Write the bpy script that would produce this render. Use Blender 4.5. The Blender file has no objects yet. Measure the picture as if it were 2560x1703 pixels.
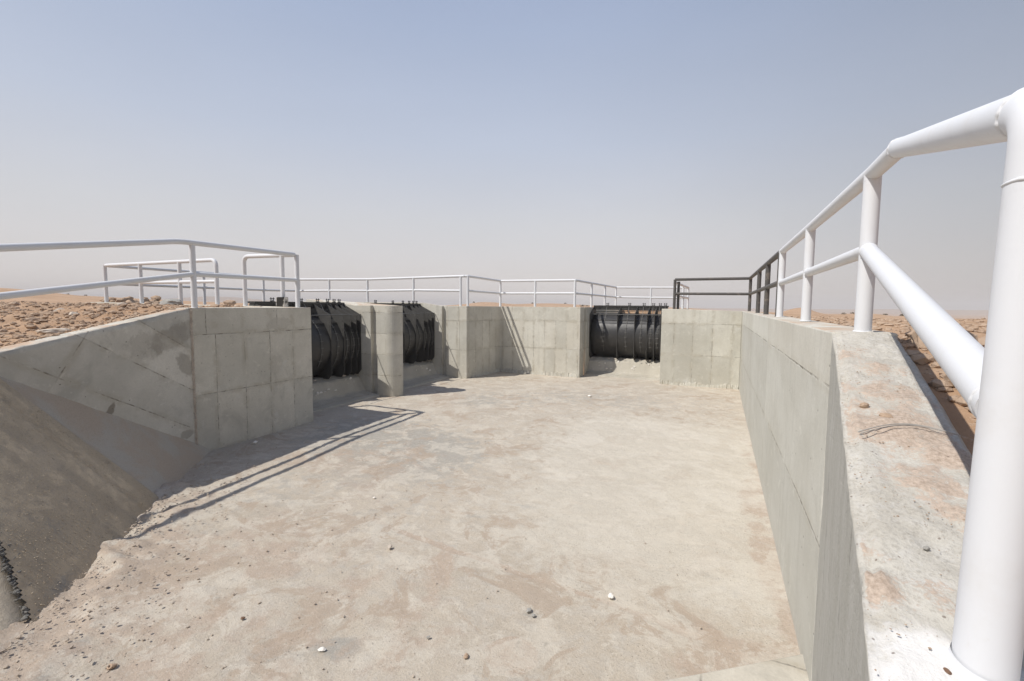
import bpy, bmesh, math, random
import numpy as np
from mathutils import Vector, Matrix, noise as mnoise
random.seed(7); rng = np.random.default_rng(7)
S = bpy.context.scene
COL = S.collection

# ------------------------------------------------------------------ helpers
def lerp(a, b, t): return a + (b - a) * t
def sstep(a, b, x):
    t = np.clip((x - a) / (b - a), 0, 1); return t * t * (3 - 2 * t)
def vnoise(x, y, seed=0):
    x = np.asarray(x, float); y = np.asarray(y, float)
    xi = np.floor(x).astype(np.int64); yi = np.floor(y).astype(np.int64)
    fx = x - xi; fy = y - yi
    fx = fx * fx * (3 - 2 * fx); fy = fy * fy * (3 - 2 * fy)
    def h(i, j):
        n = (i * 374761393 + j * 668265263 + seed * 974711) & 0xffffffff
        n = ((n ^ (n >> 13)) * 1274126177) & 0xffffffff
        n = n ^ (n >> 16)
        return (n & 0xffff) / 65535.0
    return ((h(xi, yi) * (1 - fx) + h(xi + 1, yi) * fx) * (1 - fy) +
            (h(xi, yi + 1) * (1 - fx) + h(xi + 1, yi + 1) * fx) * fy)
def fbm(x, y, sc, oct=4, seed=0, gain=.5):
    x = np.asarray(x, float) * sc; y = np.asarray(y, float) * sc
    a = 1.; s = 0.; n = 0.
    for o in range(oct):
        s = s + a * vnoise(x + o * 17.3, y - o * 9.1, seed + o); n += a
        a *= gain; x = x * 2.03; y = y * 2.03
    return s / n

def tag(o, label=None, cat=None, group=None, kind=None):
    if label: o['label'] = label
    if cat: o['category'] = cat
    if group: o['group'] = group
    if kind: o['kind'] = kind
    return o
def empty(name, loc=(0, 0, 0), rz=0):
    o = bpy.data.objects.new(name, None); COL.objects.link(o)
    o.location = loc; o.rotation_euler = (0, 0, rz); o.empty_display_size = .2
    return o
def obj(name, bm, mat, parent=None, smooth=False, loc=None):
    me = bpy.data.meshes.new(name)
    bm.normal_update(); bm.to_mesh(me); bm.free()
    if smooth:
        for p in me.polygons: p.use_smooth = True
    o = bpy.data.objects.new(name, me); COL.objects.link(o)
    if mat: me.materials.append(mat)
    if parent: o.parent = parent
    if loc: o.location = loc
    return o
def pyobj(name, verts, faces, mat, parent=None, smooth=False):
    me = bpy.data.meshes.new(name); me.from_pydata([tuple(v) for v in verts], [], faces); me.update()
    if smooth:
        for p in me.polygons: p.use_smooth = True
    if mat: me.materials.append(mat)
    o = bpy.data.objects.new(name, me); COL.objects.link(o)
    if parent: o.parent = parent
    return o
def grid_obj(name, X, Y, Z, mat, parent=None, mask=None, attrs=None, smooth=True):
    n, m = X.shape
    co = np.stack([X.ravel(), Y.ravel(), Z.ravel()], 1)
    idx = np.arange(n * m).reshape(n, m)
    q = np.stack([idx[:-1, :-1], idx[1:, :-1], idx[1:, 1:], idx[:-1, 1:]], -1).reshape(-1, 4)
    if mask is not None: q = q[mask[:-1, :-1].ravel()]
    me = bpy.data.meshes.new(name)
    me.vertices.add(len(co)); me.vertices.foreach_set('co', co.ravel())
    me.loops.add(q.size); me.loops.foreach_set('vertex_index', q.ravel().astype(np.int32))
    me.polygons.add(len(q)); me.polygons.foreach_set('loop_start', np.arange(0, q.size, 4, dtype=np.int32))
    me.polygons.foreach_set('loop_total', np.full(len(q), 4, dtype=np.int32))
    if smooth: me.polygons.foreach_set('use_smooth', np.ones(len(q), dtype=bool))
    me.update(); me.validate()
    if attrs:
        for k, a in attrs.items():
            at = me.attributes.new(k, 'FLOAT_COLOR', 'POINT')
            c = np.ones((n * m, 4)); c[:, :3] = a.reshape(-1, 3)
            at.data.foreach_set('color', c.ravel())
    if mat: me.materials.append(mat)
    o = bpy.data.objects.new(name, me); COL.objects.link(o)
    if parent: o.parent = parent
    return o

# ------------------------------------------------------------------ node kit
class NT:
    def __init__(s, name):
        s.m = bpy.data.materials.new(name); s.m.use_nodes = True
        s.t = s.m.node_tree; s.n = s.t.nodes; s.l = s.t.links
        s.b = s.n['Principled BSDF']
    def new(s, typ, **kw):
        n = s.n.new(typ)
        for k, v in kw.items(): setattr(n, k, v)
        return n
    def put(s, sock, v):
        if isinstance(v, bpy.types.NodeSocket): s.l.new(v, sock)
        elif v is not None:
            if sock.type == 'RGBA' and not isinstance(v, (int, float)): v = tuple(v) + (1,) if len(v) == 3 else v
            sock.default_value = v
    def coord(s, kind='Object'): return s.new('ShaderNodeTexCoord').outputs[kind]
    def mapping(s, v, scale=(1, 1, 1), rot=(0, 0, 0), loc=(0, 0, 0)):
        n = s.new('ShaderNodeMapping'); s.put(n.inputs['Vector'], v)
        n.inputs['Scale'].default_value = scale; n.inputs['Rotation'].default_value = rot; n.inputs['Location'].default_value = loc
        return n.outputs[0]
    def noise(s, v, scale, detail=4, rough=.55, dist=0, out='Fac'):
        n = s.new('ShaderNodeTexNoise'); s.put(n.inputs['Vector'], v)
        n.inputs['Scale'].default_value = scale; n.inputs['Detail'].default_value = detail
        n.inputs['Roughness'].default_value = rough; n.inputs['Distortion'].default_value = dist
        return n.outputs[out]
    def voro(s, v, scale, feature='F1', out='Distance', rand=1):
        n = s.new('ShaderNodeTexVoronoi', feature=feature); s.put(n.inputs['Vector'], v)
        n.inputs['Scale'].default_value = scale; n.inputs['Randomness'].default_value = rand
        return n.outputs[out]
    def math(s, op, a, b=None, c=None, clamp=False):
        n = s.new('ShaderNodeMath', operation=op, use_clamp=clamp)
        s.put(n.inputs[0], a); s.put(n.inputs[1], b)
        if c is not None: s.put(n.inputs[2], c)
        return n.outputs[0]
    def map(s, v, a, b, c=0., d=1., smooth=True):
        n = s.new('ShaderNodeMapRange', interpolation_type='SMOOTHSTEP' if smooth else 'LINEAR')
        s.put(n.inputs[0], v); n.inputs[1].default_value = a; n.inputs[2].default_value = b
        n.inputs[3].default_value = c; n.inputs[4].default_value = d
        return n.outputs[0]
    def mix(s, f, a, b, blend='MIX'):
        n = s.new('ShaderNodeMix', data_type='RGBA', blend_type=blend)
        s.put(n.inputs[0], f); s.put(n.inputs[6], a); s.put(n.inputs[7], b)
        return n.outputs[2]
    def bump(s, h, strength=.3, dist=.01, nrm=None):
        n = s.new('ShaderNodeBump'); n.inputs['Strength'].default_value = strength; n.inputs['Distance'].default_value = dist
        s.put(n.inputs['Height'], h)
        if nrm is not None: s.put(n.inputs['Normal'], nrm)
        return n.outputs[0]
    def sep(s, v):
        n = s.new('ShaderNodeSeparateXYZ'); s.put(n.inputs[0], v); return n.outputs
    def attr(s, name, out='Color'):
        n = s.new('ShaderNodeAttribute', attribute_name=name); return n.outputs[out]
    def done(s, col, rough=.9, nrm=None, spec=.3, metal=0):
        s.put(s.b.inputs['Base Color'], col); s.put(s.b.inputs['Roughness'], rough)
        s.b.inputs['Specular IOR Level'].default_value = spec; s.b.inputs['Metallic'].default_value = metal
        if nrm is not None: s.put(s.b.inputs['Normal'], nrm)
        return s.m

def concrete(name, light=(.46, .45, .405), dark=(.36, .345, .305), bw=.5, bh=1.0, rot=0, off=(0, 0), seam=.5, stain=.5, streak=.4, top=2.0, rough_top=True, spots=()):
    k = NT(name)
    uv = k.coord('UV'); ob = k.coord('Object')
    wob = k.noise(ob, 1.7, 3, out='Color')
    n0 = k.new('ShaderNodeVectorMath', operation='MULTIPLY_ADD')
    k.put(n0.inputs[0], wob); n0.inputs[1].default_value = (.035, .035, 0); k.put(n0.inputs[2], uv)
    uvw = n0.outputs[0]
    mp = k.mapping(uvw, rot=(0, 0, rot), loc=(off[0], off[1], 0))
    def brick(w, h, v, ms=.012):
        n = k.new('ShaderNodeTexBrick'); n.offset = 0; n.squash = 1
        k.put(n.inputs['Vector'], v); n.inputs['Scale'].default_value = 1
        n.inputs['Color1'].default_value = (0, 0, 0, 1); n.inputs['Color2'].default_value = (1, 1, 1, 1)
        n.inputs['Mortar'].default_value = (.5, .5, .5, 1)
        n.inputs['Mortar Size'].default_value = ms; n.inputs['Mortar Smooth'].default_value = .7
        n.inputs['Brick Width'].default_value = w; n.inputs['Row Height'].default_value = h
        return n.outputs['Color'], n.outputs['Fac']
    c1, f1 = brick(bw, bh, mp)
    if top:
        c2, f2 = brick(bw * 2.6, bh, k.mapping(mp, loc=(.37, 0, 0)))
        z = k.sep(uv)[1]; sel = k.math('GREATER_THAN', z, top)
        c1 = k.mix(sel, c1, c2); n = k.new('ShaderNodeMix'); k.put(n.inputs[0], sel); k.put(n.inputs[2], f1); k.put(n.inputs[3], f2); f1 = n.outputs[0]
    big = k.noise(ob, .8, 5, .6); med = k.noise(ob, 3.1, 6, .65); fine = k.noise(ob, 38, 5, .7)
    col = k.mix(k.map(big, .35, .68), light, dark)
    col = k.mix(k.map(med, .45, .75, 0, .45), col, tuple(x * .84 for x in dark))
    ctone = k.new('ShaderNodeRGBToBW'); k.put(ctone.inputs[0], c1)
    tone = k.map(ctone.outputs[0], 0, 1, .80, 1.12, False)
    hs = k.new('ShaderNodeHueSaturation'); k.put(hs.inputs['Value'], tone); k.put(hs.inputs['Color'], col); col = hs.outputs[0]
    # warm/grey drift per panel
    col = k.mix(k.math('MULTIPLY', k.map(ctone.outputs[0], .55, .9), .25), col, (.37, .33, .27))
    # dark damp stains and pale laitance
    st = k.noise(k.mapping(ob, scale=(1, 1, .7), loc=(7, 3, 1)), 1.3, 7, .62, .6)
    col = k.mix(k.map(st, .56, .68, 0, stain), col, tuple(x * .66 for x in dark))
    pl = k.noise(k.mapping(ob, loc=(2, 9, 5)), 2.3, 7, .7, .8)
    col = k.mix(k.map(pl, .58, .7, 0, .45), col, (.66, .65, .61))
    sv = k.noise(k.mapping(uv, scale=(9, .5, 1)), 1, 5, .6)
    col = k.mix(k.map(sv, .5, .8, 0, streak), col, tuple(x * .74 for x in dark))
    col = k.mix(k.map(fine, .35, .75, 0, .3), col, tuple(x * .72 for x in dark))
    # grout-stained bands either side of the form joints
    _, fb = brick(bw, bh, mp, .085)
    bn = k.noise(k.mapping(ob, loc=(6, 2, 4)), 3.3, 7, .7, .5)
    col = k.mix(k.math('MULTIPLY', k.math('MULTIPLY', fb, k.map(bn, .42, .62)), seam), col, tuple(x * y for x, y in zip(dark, (.72, .68, .62))))
    pn = k.noise(k.mapping(ob, loc=(1, 8, 3)), 5.5, 9, .75, .4)
    col = k.mix(k.map(pn, .56, .64, 0, .32), col, tuple(x * .72 for x in dark))
    col = k.mix(k.map(pn, .42, .36, 0, .3), col, tuple(min(.78, x * 1.12) for x in light))
    # seams, fading in and out
    sf = k.math('MULTIPLY', f1, k.map(k.noise(ob, 2.6, 4), .36, .56))
    brk = k.noise(k.mapping(ob, loc=(1, 1, 1)), 14, 3)
    col = k.mix(k.math('MULTIPLY', sf, k.map(brk, .3, .62, 1.0, .25)), col, lerpc((.20, .18, .15), (.20, .18, .15), 0)) if seam else col
    for (su, sz, ru, rz_, am, an) in spots:
        d = k.mapping(uvw, loc=(-su, -sz, 0)); d = k.mapping(d, rot=(0, 0, an)); d = k.mapping(d, scale=(1 / ru, 1 / rz_, 0))
        ln = k.new('ShaderNodeVectorMath', operation='LENGTH'); k.put(ln.inputs[0], d)
        q = k.math('ADD', ln.outputs['Value'], k.math('MULTIPLY', k.math('SUBTRACT', k.noise(ob, 9, 6, .7), .5), 1.4))
        col = k.mix(k.map(q, 1.1, .75, 0, am), col, (.21, .185, .15))
    # air holes
    vd = k.voro(ob, 11); vr = k.noise(ob, 6, 2)
    hole = k.math('MULTIPLY', k.map(vd, .055, .12, 1, 0), k.map(vr, .52, .58))
    col = k.mix(k.math('MULTIPLY', hole, .75), col, (.12, .11, .1))
    if rough_top:
        nz = k.sep(k.new('ShaderNodeNewGeometry').outputs['True Normal'])[2]
        up = k.map(nz, .7, .9)
        du = k.map(k.noise(ob, 2.2, 6, .7, .5), .42, .6)
        sand = k.mix(k.noise(ob, 60, 3), (.43, .29, .19), (.54, .40, .29))
        col = k.mix(k.math('MULTIPLY', k.math('MULTIPLY', up, du), .8), col, sand)
    h = k.math('ADD', k.math('MULTIPLY', fine, .5), k.math('MULTIPLY', med, .8))
    h = k.math('SUBTRACT', h, k.math('MULTIPLY', hole, 1.5))
    h = k.math('SUBTRACT', h, k.math('MULTIPLY', sf, .8))
    return k.done(col, .88, k.bump(h, .45, .012), .25)
def lerpc(a, b, t): return tuple(lerp(x, y, t) for x, y in zip(a, b))

def paint(name, col, grime, rough=.35, spec=.5, amount=.35, wear=None):
    k = NT(name); ob = k.coord('Object')
    n = k.noise(ob, 5, 6, .65); f = k.noise(ob, 40, 4)
    c = k.mix(k.map(n, .5, .8, 0, amount), col, grime)
    if wear: c = k.mix(k.map(k.noise(k.mapping(ob, loc=(4, 1, 2)), 7, 7, .75, .4), .56, .64, 0, .9), c, wear)
    c = k.mix(k.map(f, .66, .74, 0, amount * .6), c, grime)
    r = k.map(n, .3, .8, rough, min(1, rough + .2))
    return k.done(c, r, k.bump(k.math('ADD', k.math('MULTIPLY', f, .4), n), .08, .004), spec)

M = {}
M['white'] = paint('white_paint', (.685, .70, .72), (.54, .50, .45), .45, .35, .3)
M['bare'] = paint('bare_steel', (.085, .08, .075), (.2, .165, .13), .5, .4, .6, (.20, .17, .145))
M['black'] = paint('black_coating', (.038, .037, .035), (.085, .08, .072), .38, .5, .7)
M['ribm'] = paint('dusty_black_coating', (.065, .063, .059), (.13, .12, .105), .5, .4, .6)
M['blackrough'] = paint('black_coating_spattered', (.034, .033, .032), (.09, .085, .076), .36, .5, .6, None)
M['zinc'] = paint('zinc_rod', (.17, .165, .155), (.1, .09, .08), .45, .5, .5)
M['wire'] = paint('dull_tie_wire', (.33, .315, .29), (.24, .2, .16), .6, .3, .5)
M['rod'] = paint('grey_cross_rod', (.10, .097, .09), (.05, .045, .04), .45, .5, .5)
M['wall_l'] = concrete('concrete_left', light=(.68, .65, .565), dark=(.56, .535, .46), bw=.52, off=(.1, 0), stain=.5, streak=.35, spots=[(18.4, 2.14, .28, .13, .22, 0), (18.5, 1.35, .16, .2, .14, 0)])
M['wall_wl'] = concrete('concrete_left_wing', light=(.66, .635, .565), dark=(.53, .51, .45), spots=[(1.28, 1.06, .05, .12, .85, -.5), (.30, 2.0, .5, .17, .38, .35), (.14, 1.55, .13, .22, .5, .6), (.16, .42, .12, .07, .5, 0), (.75, 1.9, .3, .2, .28, 0)], bw=2.6, bh=.55, rot=-.56, off=(.2, .17), top=0, stain=.75, streak=.05)
M['wall_b'] = concrete('concrete_back', light=(.66, .64, .565), dark=(.56, .535, .46), bw=.42, stain=.3, streak=.4)
M['wall_r'] = concrete('concrete_right', light=(.65, .635, .56), dark=(.55, .53, .455), bw=.57, off=(.15, 0), stain=.25, streak=.5)
M['wall_rs'] = concrete('concrete_right_side', light=(.66, .65, .585), dark=(.58, .565, .495), bw=11, bh=1.02, stain=.2, streak=.8, top=0, seam=.3)
M['pier'] = concrete('concrete_pier', light=(.66, .635, .56), dark=(.56, .535, .46), bw=9, bh=.58, top=0, stain=.3, streak=.4)
M['sillc'] = concrete('concrete_sill', light=(.60, .565, .485), dark=(.49, .455, .38), bw=8, bh=.5, top=0, stain=.4, streak=.25, rough_top=False)

def coping_mat():
    k = NT('rough_coping_concrete'); ob = k.coord('Object')
    a = k.noise(ob, 3, 6, .65); f = k.noise(ob, 70, 5, .75); m = k.noise(ob, 16, 5, .7)
    col = k.mix(k.map(a, .35, .7), (.54, .515, .455), (.46, .43, .37))
    col = k.mix(k.map(m, .45, .7, 0, .6), col, (.58, .565, .53))
    col = k.mix(k.map(f, .45, .7, 0, .6), col, (.29, .265, .225))
    g2 = k.noise(k.mapping(ob, loc=(4, 1, 6)), 28, 8, .8)
    col = k.mix(k.map(g2, .56, .66, 0, .45), col, (.33, .29, .235)); col = k.mix(k.map(g2, .43, .34, 0, .4), col, (.66, .645, .61))
    st = k.attr('stain'); ss = k.sep(st)
    sand = k.mix(k.map(f, .3, .7), (.32, .24, .18), (.58, .475, .385))
    d = k.map(k.math('ADD', ss[0], k.math('ADD', k.math('MULTIPLY', k.math('SUBTRACT', m, .5), 1.5), k.math('MULTIPLY', k.math('SUBTRACT', f, .5), 1.2))), .36, .66)
    col = k.mix(k.math('MULTIPLY', d, .9), col, sand)
    wp = k.map(k.math('ADD', ss[1], k.math('ADD', k.math('MULTIPLY', k.math('SUBTRACT', m, .5), .9), k.math('MULTIPLY', k.math('SUBTRACT', f, .5), .5))), .3, .8)
    col = k.mix(k.math('MULTIPLY', wp, .85), col, (.74, .73, .71))
    vd = k.voro(ob, 38); sp = k.math('MULTIPLY', k.map(vd, .09, .16, 1, 0), k.map(k.noise(ob, 18, 2), .5, .58))
    col = k.mix(k.math('MULTIPLY', sp, .7), col, (.16, .12, .095))
    # form face (side): smoother and greyer
    nz = k.sep(k.new('ShaderNodeNewGeometry').outputs['Normal'])[2]
    side = k.map(nz, .25, .55, 1, 0)
    sv = k.noise(k.mapping(ob, scale=(7, 7, .8)), 1.3, 7, .7, .3)
    sc = k.mix(k.map(sv, .3, .75), (.50, .49, .45), (.42, .41, .365))
    sc = k.mix(k.map(f, .4, .75, 0, .35), sc, (.28, .27, .24))
    crk = k.math('MULTIPLY', k.map(k.noise(k.mapping(ob, scale=(7, 7, .9), loc=(3, 3, 0)), 1.7, 6, .7, .4), .60, .64), .6)
    sc = k.mix(crk, sc, (.16, .15, .13))
    hole = k.math('MULTIPLY', k.map(k.voro(ob, 20), .05, .12, 1, 0), k.map(k.noise(ob, 7, 2), .52, .58))
    sc = k.mix(k.math('MULTIPLY', hole, .8), sc, (.12, .11, .1))
    col = k.mix(side, col, sc)
    h = k.math('ADD', f, k.math('MULTIPLY', m, 1.4))
    return k.done(col, .92, k.bump(h, .55, .012), .2)
M['coping'] = coping_mat()

def floor_mat():
    k = NT('dusty_concrete_floor'); ob = k.coord('Object')
    st = k.attr('stain'); s = k.sep(st)
    a = k.noise(ob, .9, 6, .6, .3); m = k.noise(ob, 5, 7, .68, .5); f = k.noise(ob, 55, 5, .75); g = k.noise(ob, 190, 3, .7)
    col = k.mix(k.map(a, .32, .68), (.53, .465, .375), (.46, .40, .32))
    col = k.mix(k.map(m, .42, .68, 0, .55), col, (.505, .472, .415))
    mm = k.math('MULTIPLY', k.math('SUBTRACT', m, .5), 1.3)
    pale = k.map(k.math('ADD', s[1], k.math('MULTIPLY', mm, .8)), .3, .8)
    col = k.mix(k.math('MULTIPLY', pale, .75), col, (.575, .53, .445))
    grey = k.map(k.math('ADD', s[2], mm), .35, .75)
    col = k.mix(k.math('MULTIPLY', grey, .8), col, k.mix(m, (.29, .275, .24), (.40, .38, .34)))
    sandc = k.mix(f, (.40, .31, .235), (.50, .405, .32))
    sand = k.map(k.math('ADD', s[0], k.math('ADD', mm, k.math('MULTIPLY', k.math('SUBTRACT', f, .5), .5))), .35, .7)
    col = k.mix(k.math('MULTIPLY', sand, .8), col, sandc)
    col = k.mix(k.map(f, .47, .72, 0, .5), col, (.29, .255, .21))
    col = k.mix(k.map(g, .5, .72, 0, .45), col, (.24, .21, .175))
    wh = k.noise(k.mapping(ob, loc=(8, 2, 0)), 17, 6, .75)
    col = k.mix(k.map(wh, .52, .66, 0, .4), col, (.56, .52, .45))
    col = k.mix(k.map(k.noise(k.mapping(ob, loc=(5, 5, 0)), 120, 3, .7), .62, .72, 0, .35), col, (.68, .65, .6))
    r1 = k.noise(k.mapping(ob, loc=(11, 4, 0)), 2.1, 10, .72, .5); r2 = k.noise(k.mapping(ob, loc=(3, 14, 0)), 1.5, 10, .74, .7); r3 = k.noise(k.mapping(ob, loc=(1, 7, 0)), 7, 9, .78, .3)
    col = k.mix(k.math('MULTIPLY', k.map(r1, .51, .55, 0, .7), k.map(r3, .35, .6, .3, 1)), col, (.58, .53, .445))
    clean = k.map(pale, .2, .8, 1, .25)
    col = k.mix(k.math('MULTIPLY', k.map(r2, .54, .59, 0, .7), clean), col, (.40, .32, .245))
    col = k.mix(k.math('MULTIPLY', k.map(r3, .58, .66, 0, .5), clean), col, (.32, .285, .235))
    lowm = k.noise(k.mapping(ob, loc=(21, 5, 0)), 1.1, 9, .7, .4)
    col = k.mix(k.math('MULTIPLY', k.map(lowm, .5, .58, 0, .4), pale), col, (.62, .575, .495))
    col = k.mix(k.math('MULTIPLY', k.map(lowm, .40, .34, 0, .35), pale), col, (.50, .425, .34))
    gr = k.noise(k.mapping(ob, loc=(2, 2, 2)), 34, 8, .8)
    col = k.mix(k.map(gr, .55, .68, 0, .5), col, (.27, .235, .19)); col = k.mix(k.map(gr, .44, .33, 0, .45), col, (.64, .60, .53))
    vd = k.voro(ob, 26); sp = k.math('MULTIPLY', k.map(vd, .08, .16, 1, 0), k.map(k.noise(ob, 3, 3), .46, .56))
    col = k.mix(k.math('MULTIPLY', sp, .7), col, (.2, .175, .145))
    vd2 = k.voro(ob, 9); sp2 = k.math('MULTIPLY', k.map(vd2, .05, .10, 1, 0), k.map(k.noise(ob, 2, 3), .5, .56))
    col = k.mix(k.math('MULTIPLY', sp2, .45), col, (.25, .225, .19))
    h = k.math('ADD', k.math('MULTIPLY', r3, 1.2), k.math('MULTIPLY', f, .7)); h = k.math('ADD', h, k.math('MULTIPLY', f, .2)); h = k.math('ADD', h, k.math('ADD', m, k.math('MULTIPLY', g, .35)))
    return k.done(col, .93, k.bump(h, .6, .016), .2)
M['floor'] = floor_mat()

def soil_mat(name, c1, c2, c3, bs=.6, sc=1.):
    k = NT(name); ob = k.coord('Object')
    a = k.noise(ob, .35 * sc, 6, .6, .3); m = k.noise(ob, 4 * sc, 7, .7, .4); f = k.noise(ob, 45 * sc, 5, .75)
    col = k.mix(k.map(a, .35, .68), c1, c2)
    col = k.mix(k.map(m, .42, .7, 0, .7), col, c3)
    col = k.mix(k.map(f, .5, .8, 0, .45), col, tuple(x * .6 for x in c2))
    col = k.mix(k.map(k.noise(k.mapping(ob, loc=(3, 3, 3)), 30 * sc, 3), .62, .72, 0, .6), col, (.52, .44, .36))
    h = k.math('ADD', k.math('MULTIPLY', f, .6), k.math('MULTIPLY', m, 1.2))
    return k.done(col, .95, k.bump(h, bs, .03), .15)
M['soil'] = soil_mat('desert_soil', (.46, .31, .20), (.37, .24, .15), (.50, .36, .25))
M['palesoil'] = soil_mat('pale_soil', (.44, .385, .305), (.37, .32, .25), (.48, .43, .35), .5)
M['dune'] = soil_mat('dune_sand', (.44, .30, .195), (.38, .25, .16), (.45, .32, .22), .4, .3)
M['hill'] = soil_mat('far_hill_soil', (.42, .30, .21), (.36, .25, .17), (.44, .33, .24), .2, .02)
M['rock'] = soil_mat('sandstone', (.46, .34, .245), (.37, .26, .18), (.52, .41, .31), .5, 2.5)
M['palerock'] = soil_mat('pale_stone', (.56, .49, .41), (.48, .41, .34), (.62, .56, .48), .4, 3)
M['greyrock'] = soil_mat('grey_cement_lump', (.40, .385, .35), (.31, .30, .275), (.47, .455, .42), .6, 3)
M['crust'] = soil_mat('dark_mortar_crust', (.20, .19, .17), (.12, .115, .105), (.28, .27, .245), .6, 4)
M['bankgrit'] = soil_mat('bank_grit', (.42, .35, .26), (.30, .25, .19), (.48, .42, .33), .3, 4)
M['whiterock'] = soil_mat('white_chip', (.78, .75, .69), (.7, .66, .6), (.82, .8, .76), .3, 3)
M['redrock'] = soil_mat('brown_pebble', (.2, .125, .085), (.14, .085, .06), (.28, .18, .12), .3, 3)
M['gravel'] = soil_mat('mixed_gravel', (.48, .405, .325), (.39, .325, .26), (.54, .47, .39), .4, 4)

def bank_mat():
    k = NT('gritty_bank_lining'); ob = k.coord('Object'); st = k.sep(k.attr('stain'))
    a = k.noise(ob, 1.2, 6, .6, .4); m = k.noise(ob, 9, 6, .7); f = k.noise(ob, 60, 5, .8)
    col = k.mix(k.map(a, .35, .68), (.45, .37, .265), (.53, .44, .32))
    col = k.mix(k.map(m, .45, .75, 0, .5), col, (.33, .285, .225))
    smooth_c = k.mix(k.map(a, .4, .6), (.44, .405, .345), (.44, .365, .285))
    col = k.mix(st[0], col, smooth_c)
    col = k.mix(k.map(k.math('ADD', st[1], k.math('MULTIPLY', k.math('SUBTRACT', m, .5), .8)), .35, .7, 0, .7), col, (.29, .285, .265))
    col = k.mix(k.map(f, .45, .75, 0, .45), col, (.2, .165, .12))
    h = k.math('ADD', k.math('MULTIPLY', f, 1.0), m)
    h = k.math('MULTIPLY', h, k.map(st[0], 0, 1, 1, .35, False))
    return k.done(col, .95, k.bump(h, .5, .012), .15)
M['bank'] = bank_mat()

# ------------------------------------------------------------------ camera
H_EYE = 2.5
def make_camera():
    cam = bpy.data.cameras.new('camera'); o = bpy.data.objects.new('camera', cam); COL.objects.link(o)
    cam.sensor_width = 36; cam.lens = 16; cam.clip_start = .05; cam.clip_end = 20000
    a = math.radians(24.46); p = math.radians(4.3); r = .0085
    fw = Vector((-math.sin(a) * math.cos(p), math.cos(a) * math.cos(p), -math.sin(p)))
    r0 = Vector((math.cos(a), math.sin(a), 0)); u0 = r0.cross(fw)
    rt = r0 * math.cos(r) + u0 * math.sin(r); up = u0 * math.cos(r) - r0 * math.sin(r)
    m = Matrix((rt, up, -fw)).transposed().to_4x4(); m.translation = (0, 0, H_EYE)
    o.matrix_world = m; S.camera = o
make_camera()
def az(px, d, dz=0):
    """point at a bearing seen at column px of the survey photo, d metres away"""
    f = math.atan((px - 1178.5) / 1047.6) - math.radians(24.46)
    return d * math.sin(f), d * math.cos(f)

# ------------------------------------------------------------------ light
SUN = Vector((.49, .56, -1)).normalized()
def make_light():
    l = bpy.data.lights.new('sun', 'SUN'); l.energy = 3.55; l.angle = math.radians(.55); l.color = (1, .955, .89)
    o = bpy.data.objects.new('sun', l); COL.objects.link(o)
    o.rotation_euler = SUN.to_track_quat('-Z', 'Y').to_euler()
    w = bpy.data.worlds.new('World'); S.world = w; w.use_nodes = True
    t = w.node_tree; n = t.nodes; L = t.links
    bg = n['Background']; bg.inputs[1].default_value = .1
    sky = n.new('ShaderNodeTexSky'); sky.sky_type = 'NISHITA'; sky.sun_disc = False
    sky.sun_elevation = math.asin(-SUN.z); sky.sun_rotation = math.atan2(-SUN.x, -SUN.y)
    sky.altitude = 300; sky.air_density = 1.0; sky.dust_density = 4; sky.ozone_density = 1.5
    tc = n.new('ShaderNodeTexCoord')
    sx = n.new('ShaderNodeSeparateXYZ'); L.new(tc.outputs['Generated'], sx.inputs[0])
    mr = n.new('ShaderNodeMapRange'); L.new(sx.outputs[2], mr.inputs[0]); mr.inputs[1].default_value = 0; mr.inputs[2].default_value = 1
    cr = n.new('ShaderNodeValToRGB'); L.new(mr.outputs[0], cr.inputs[0])
    stops = SKY_STOPS
    el = cr.color_ramp.elements
    while len(el) < len(stops): el.new(.5)
    for e, (p, c) in zip(el, stops): e.position = p; e.color = tuple(((x / 255 + .055) / 1.055) ** 2.4 for x in c) + (1,)
    # brighter towards the sun's side of the sky
    dt = n.new('ShaderNodeVectorMath'); dt.operation = 'DOT_PRODUCT'; L.new(tc.outputs['Generated'], dt.inputs[0])
    dt.inputs[1].default_value = Vector((-.97, .1, 0))
    ma = n.new('ShaderNodeMapRange'); ma.interpolation_type = 'SMOOTHSTEP'; L.new(dt.outputs['Value'], ma.inputs[0]); ma.inputs[1].default_value = -.75; ma.inputs[2].default_value = .45; ma.inputs[3].default_value = 5.2; ma.inputs[4].default_value = 8.75
    # faint uneven dust veils
    nz = n.new('ShaderNodeTexNoise'); nz.inputs['Scale'].default_value = 1.6; nz.inputs['Detail'].default_value = 4
    mpp = n.new('ShaderNodeMapping'); mpp.inputs['Scale'].default_value = (1, 1, 3.5); L.new(tc.outputs['Generated'], mpp.inputs[0]); L.new(mpp.outputs[0], nz.inputs['Vector'])
    nm = n.new('ShaderNodeMath'); nm.operation = 'MULTIPLY_ADD'; L.new(nz.outputs[0], nm.inputs[0]); nm.inputs[1].default_value = .12; nm.inputs[2].default_value = .94
    mm = n.new('ShaderNodeMath'); mm.operation = 'MULTIPLY'; L.new(ma.outputs[0], mm.inputs[0]); L.new(nm.outputs[0], mm.inputs[1])
    vm = n.new('ShaderNodeVectorMath'); vm.operation = 'SCALE'; L.new(cr.outputs[0], vm.inputs[0]); L.new(mm.outputs[0], vm.inputs['Scale'])
    mx = n.new('ShaderNodeMix'); mx.data_type = 'RGBA'; mx.inputs[0].default_value = .88
    L.new(sky.outputs[0], mx.inputs[6]); L.new(vm.outputs[0], mx.inputs[7]); L.new(mx.outputs[2], bg.inputs[0])
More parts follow.
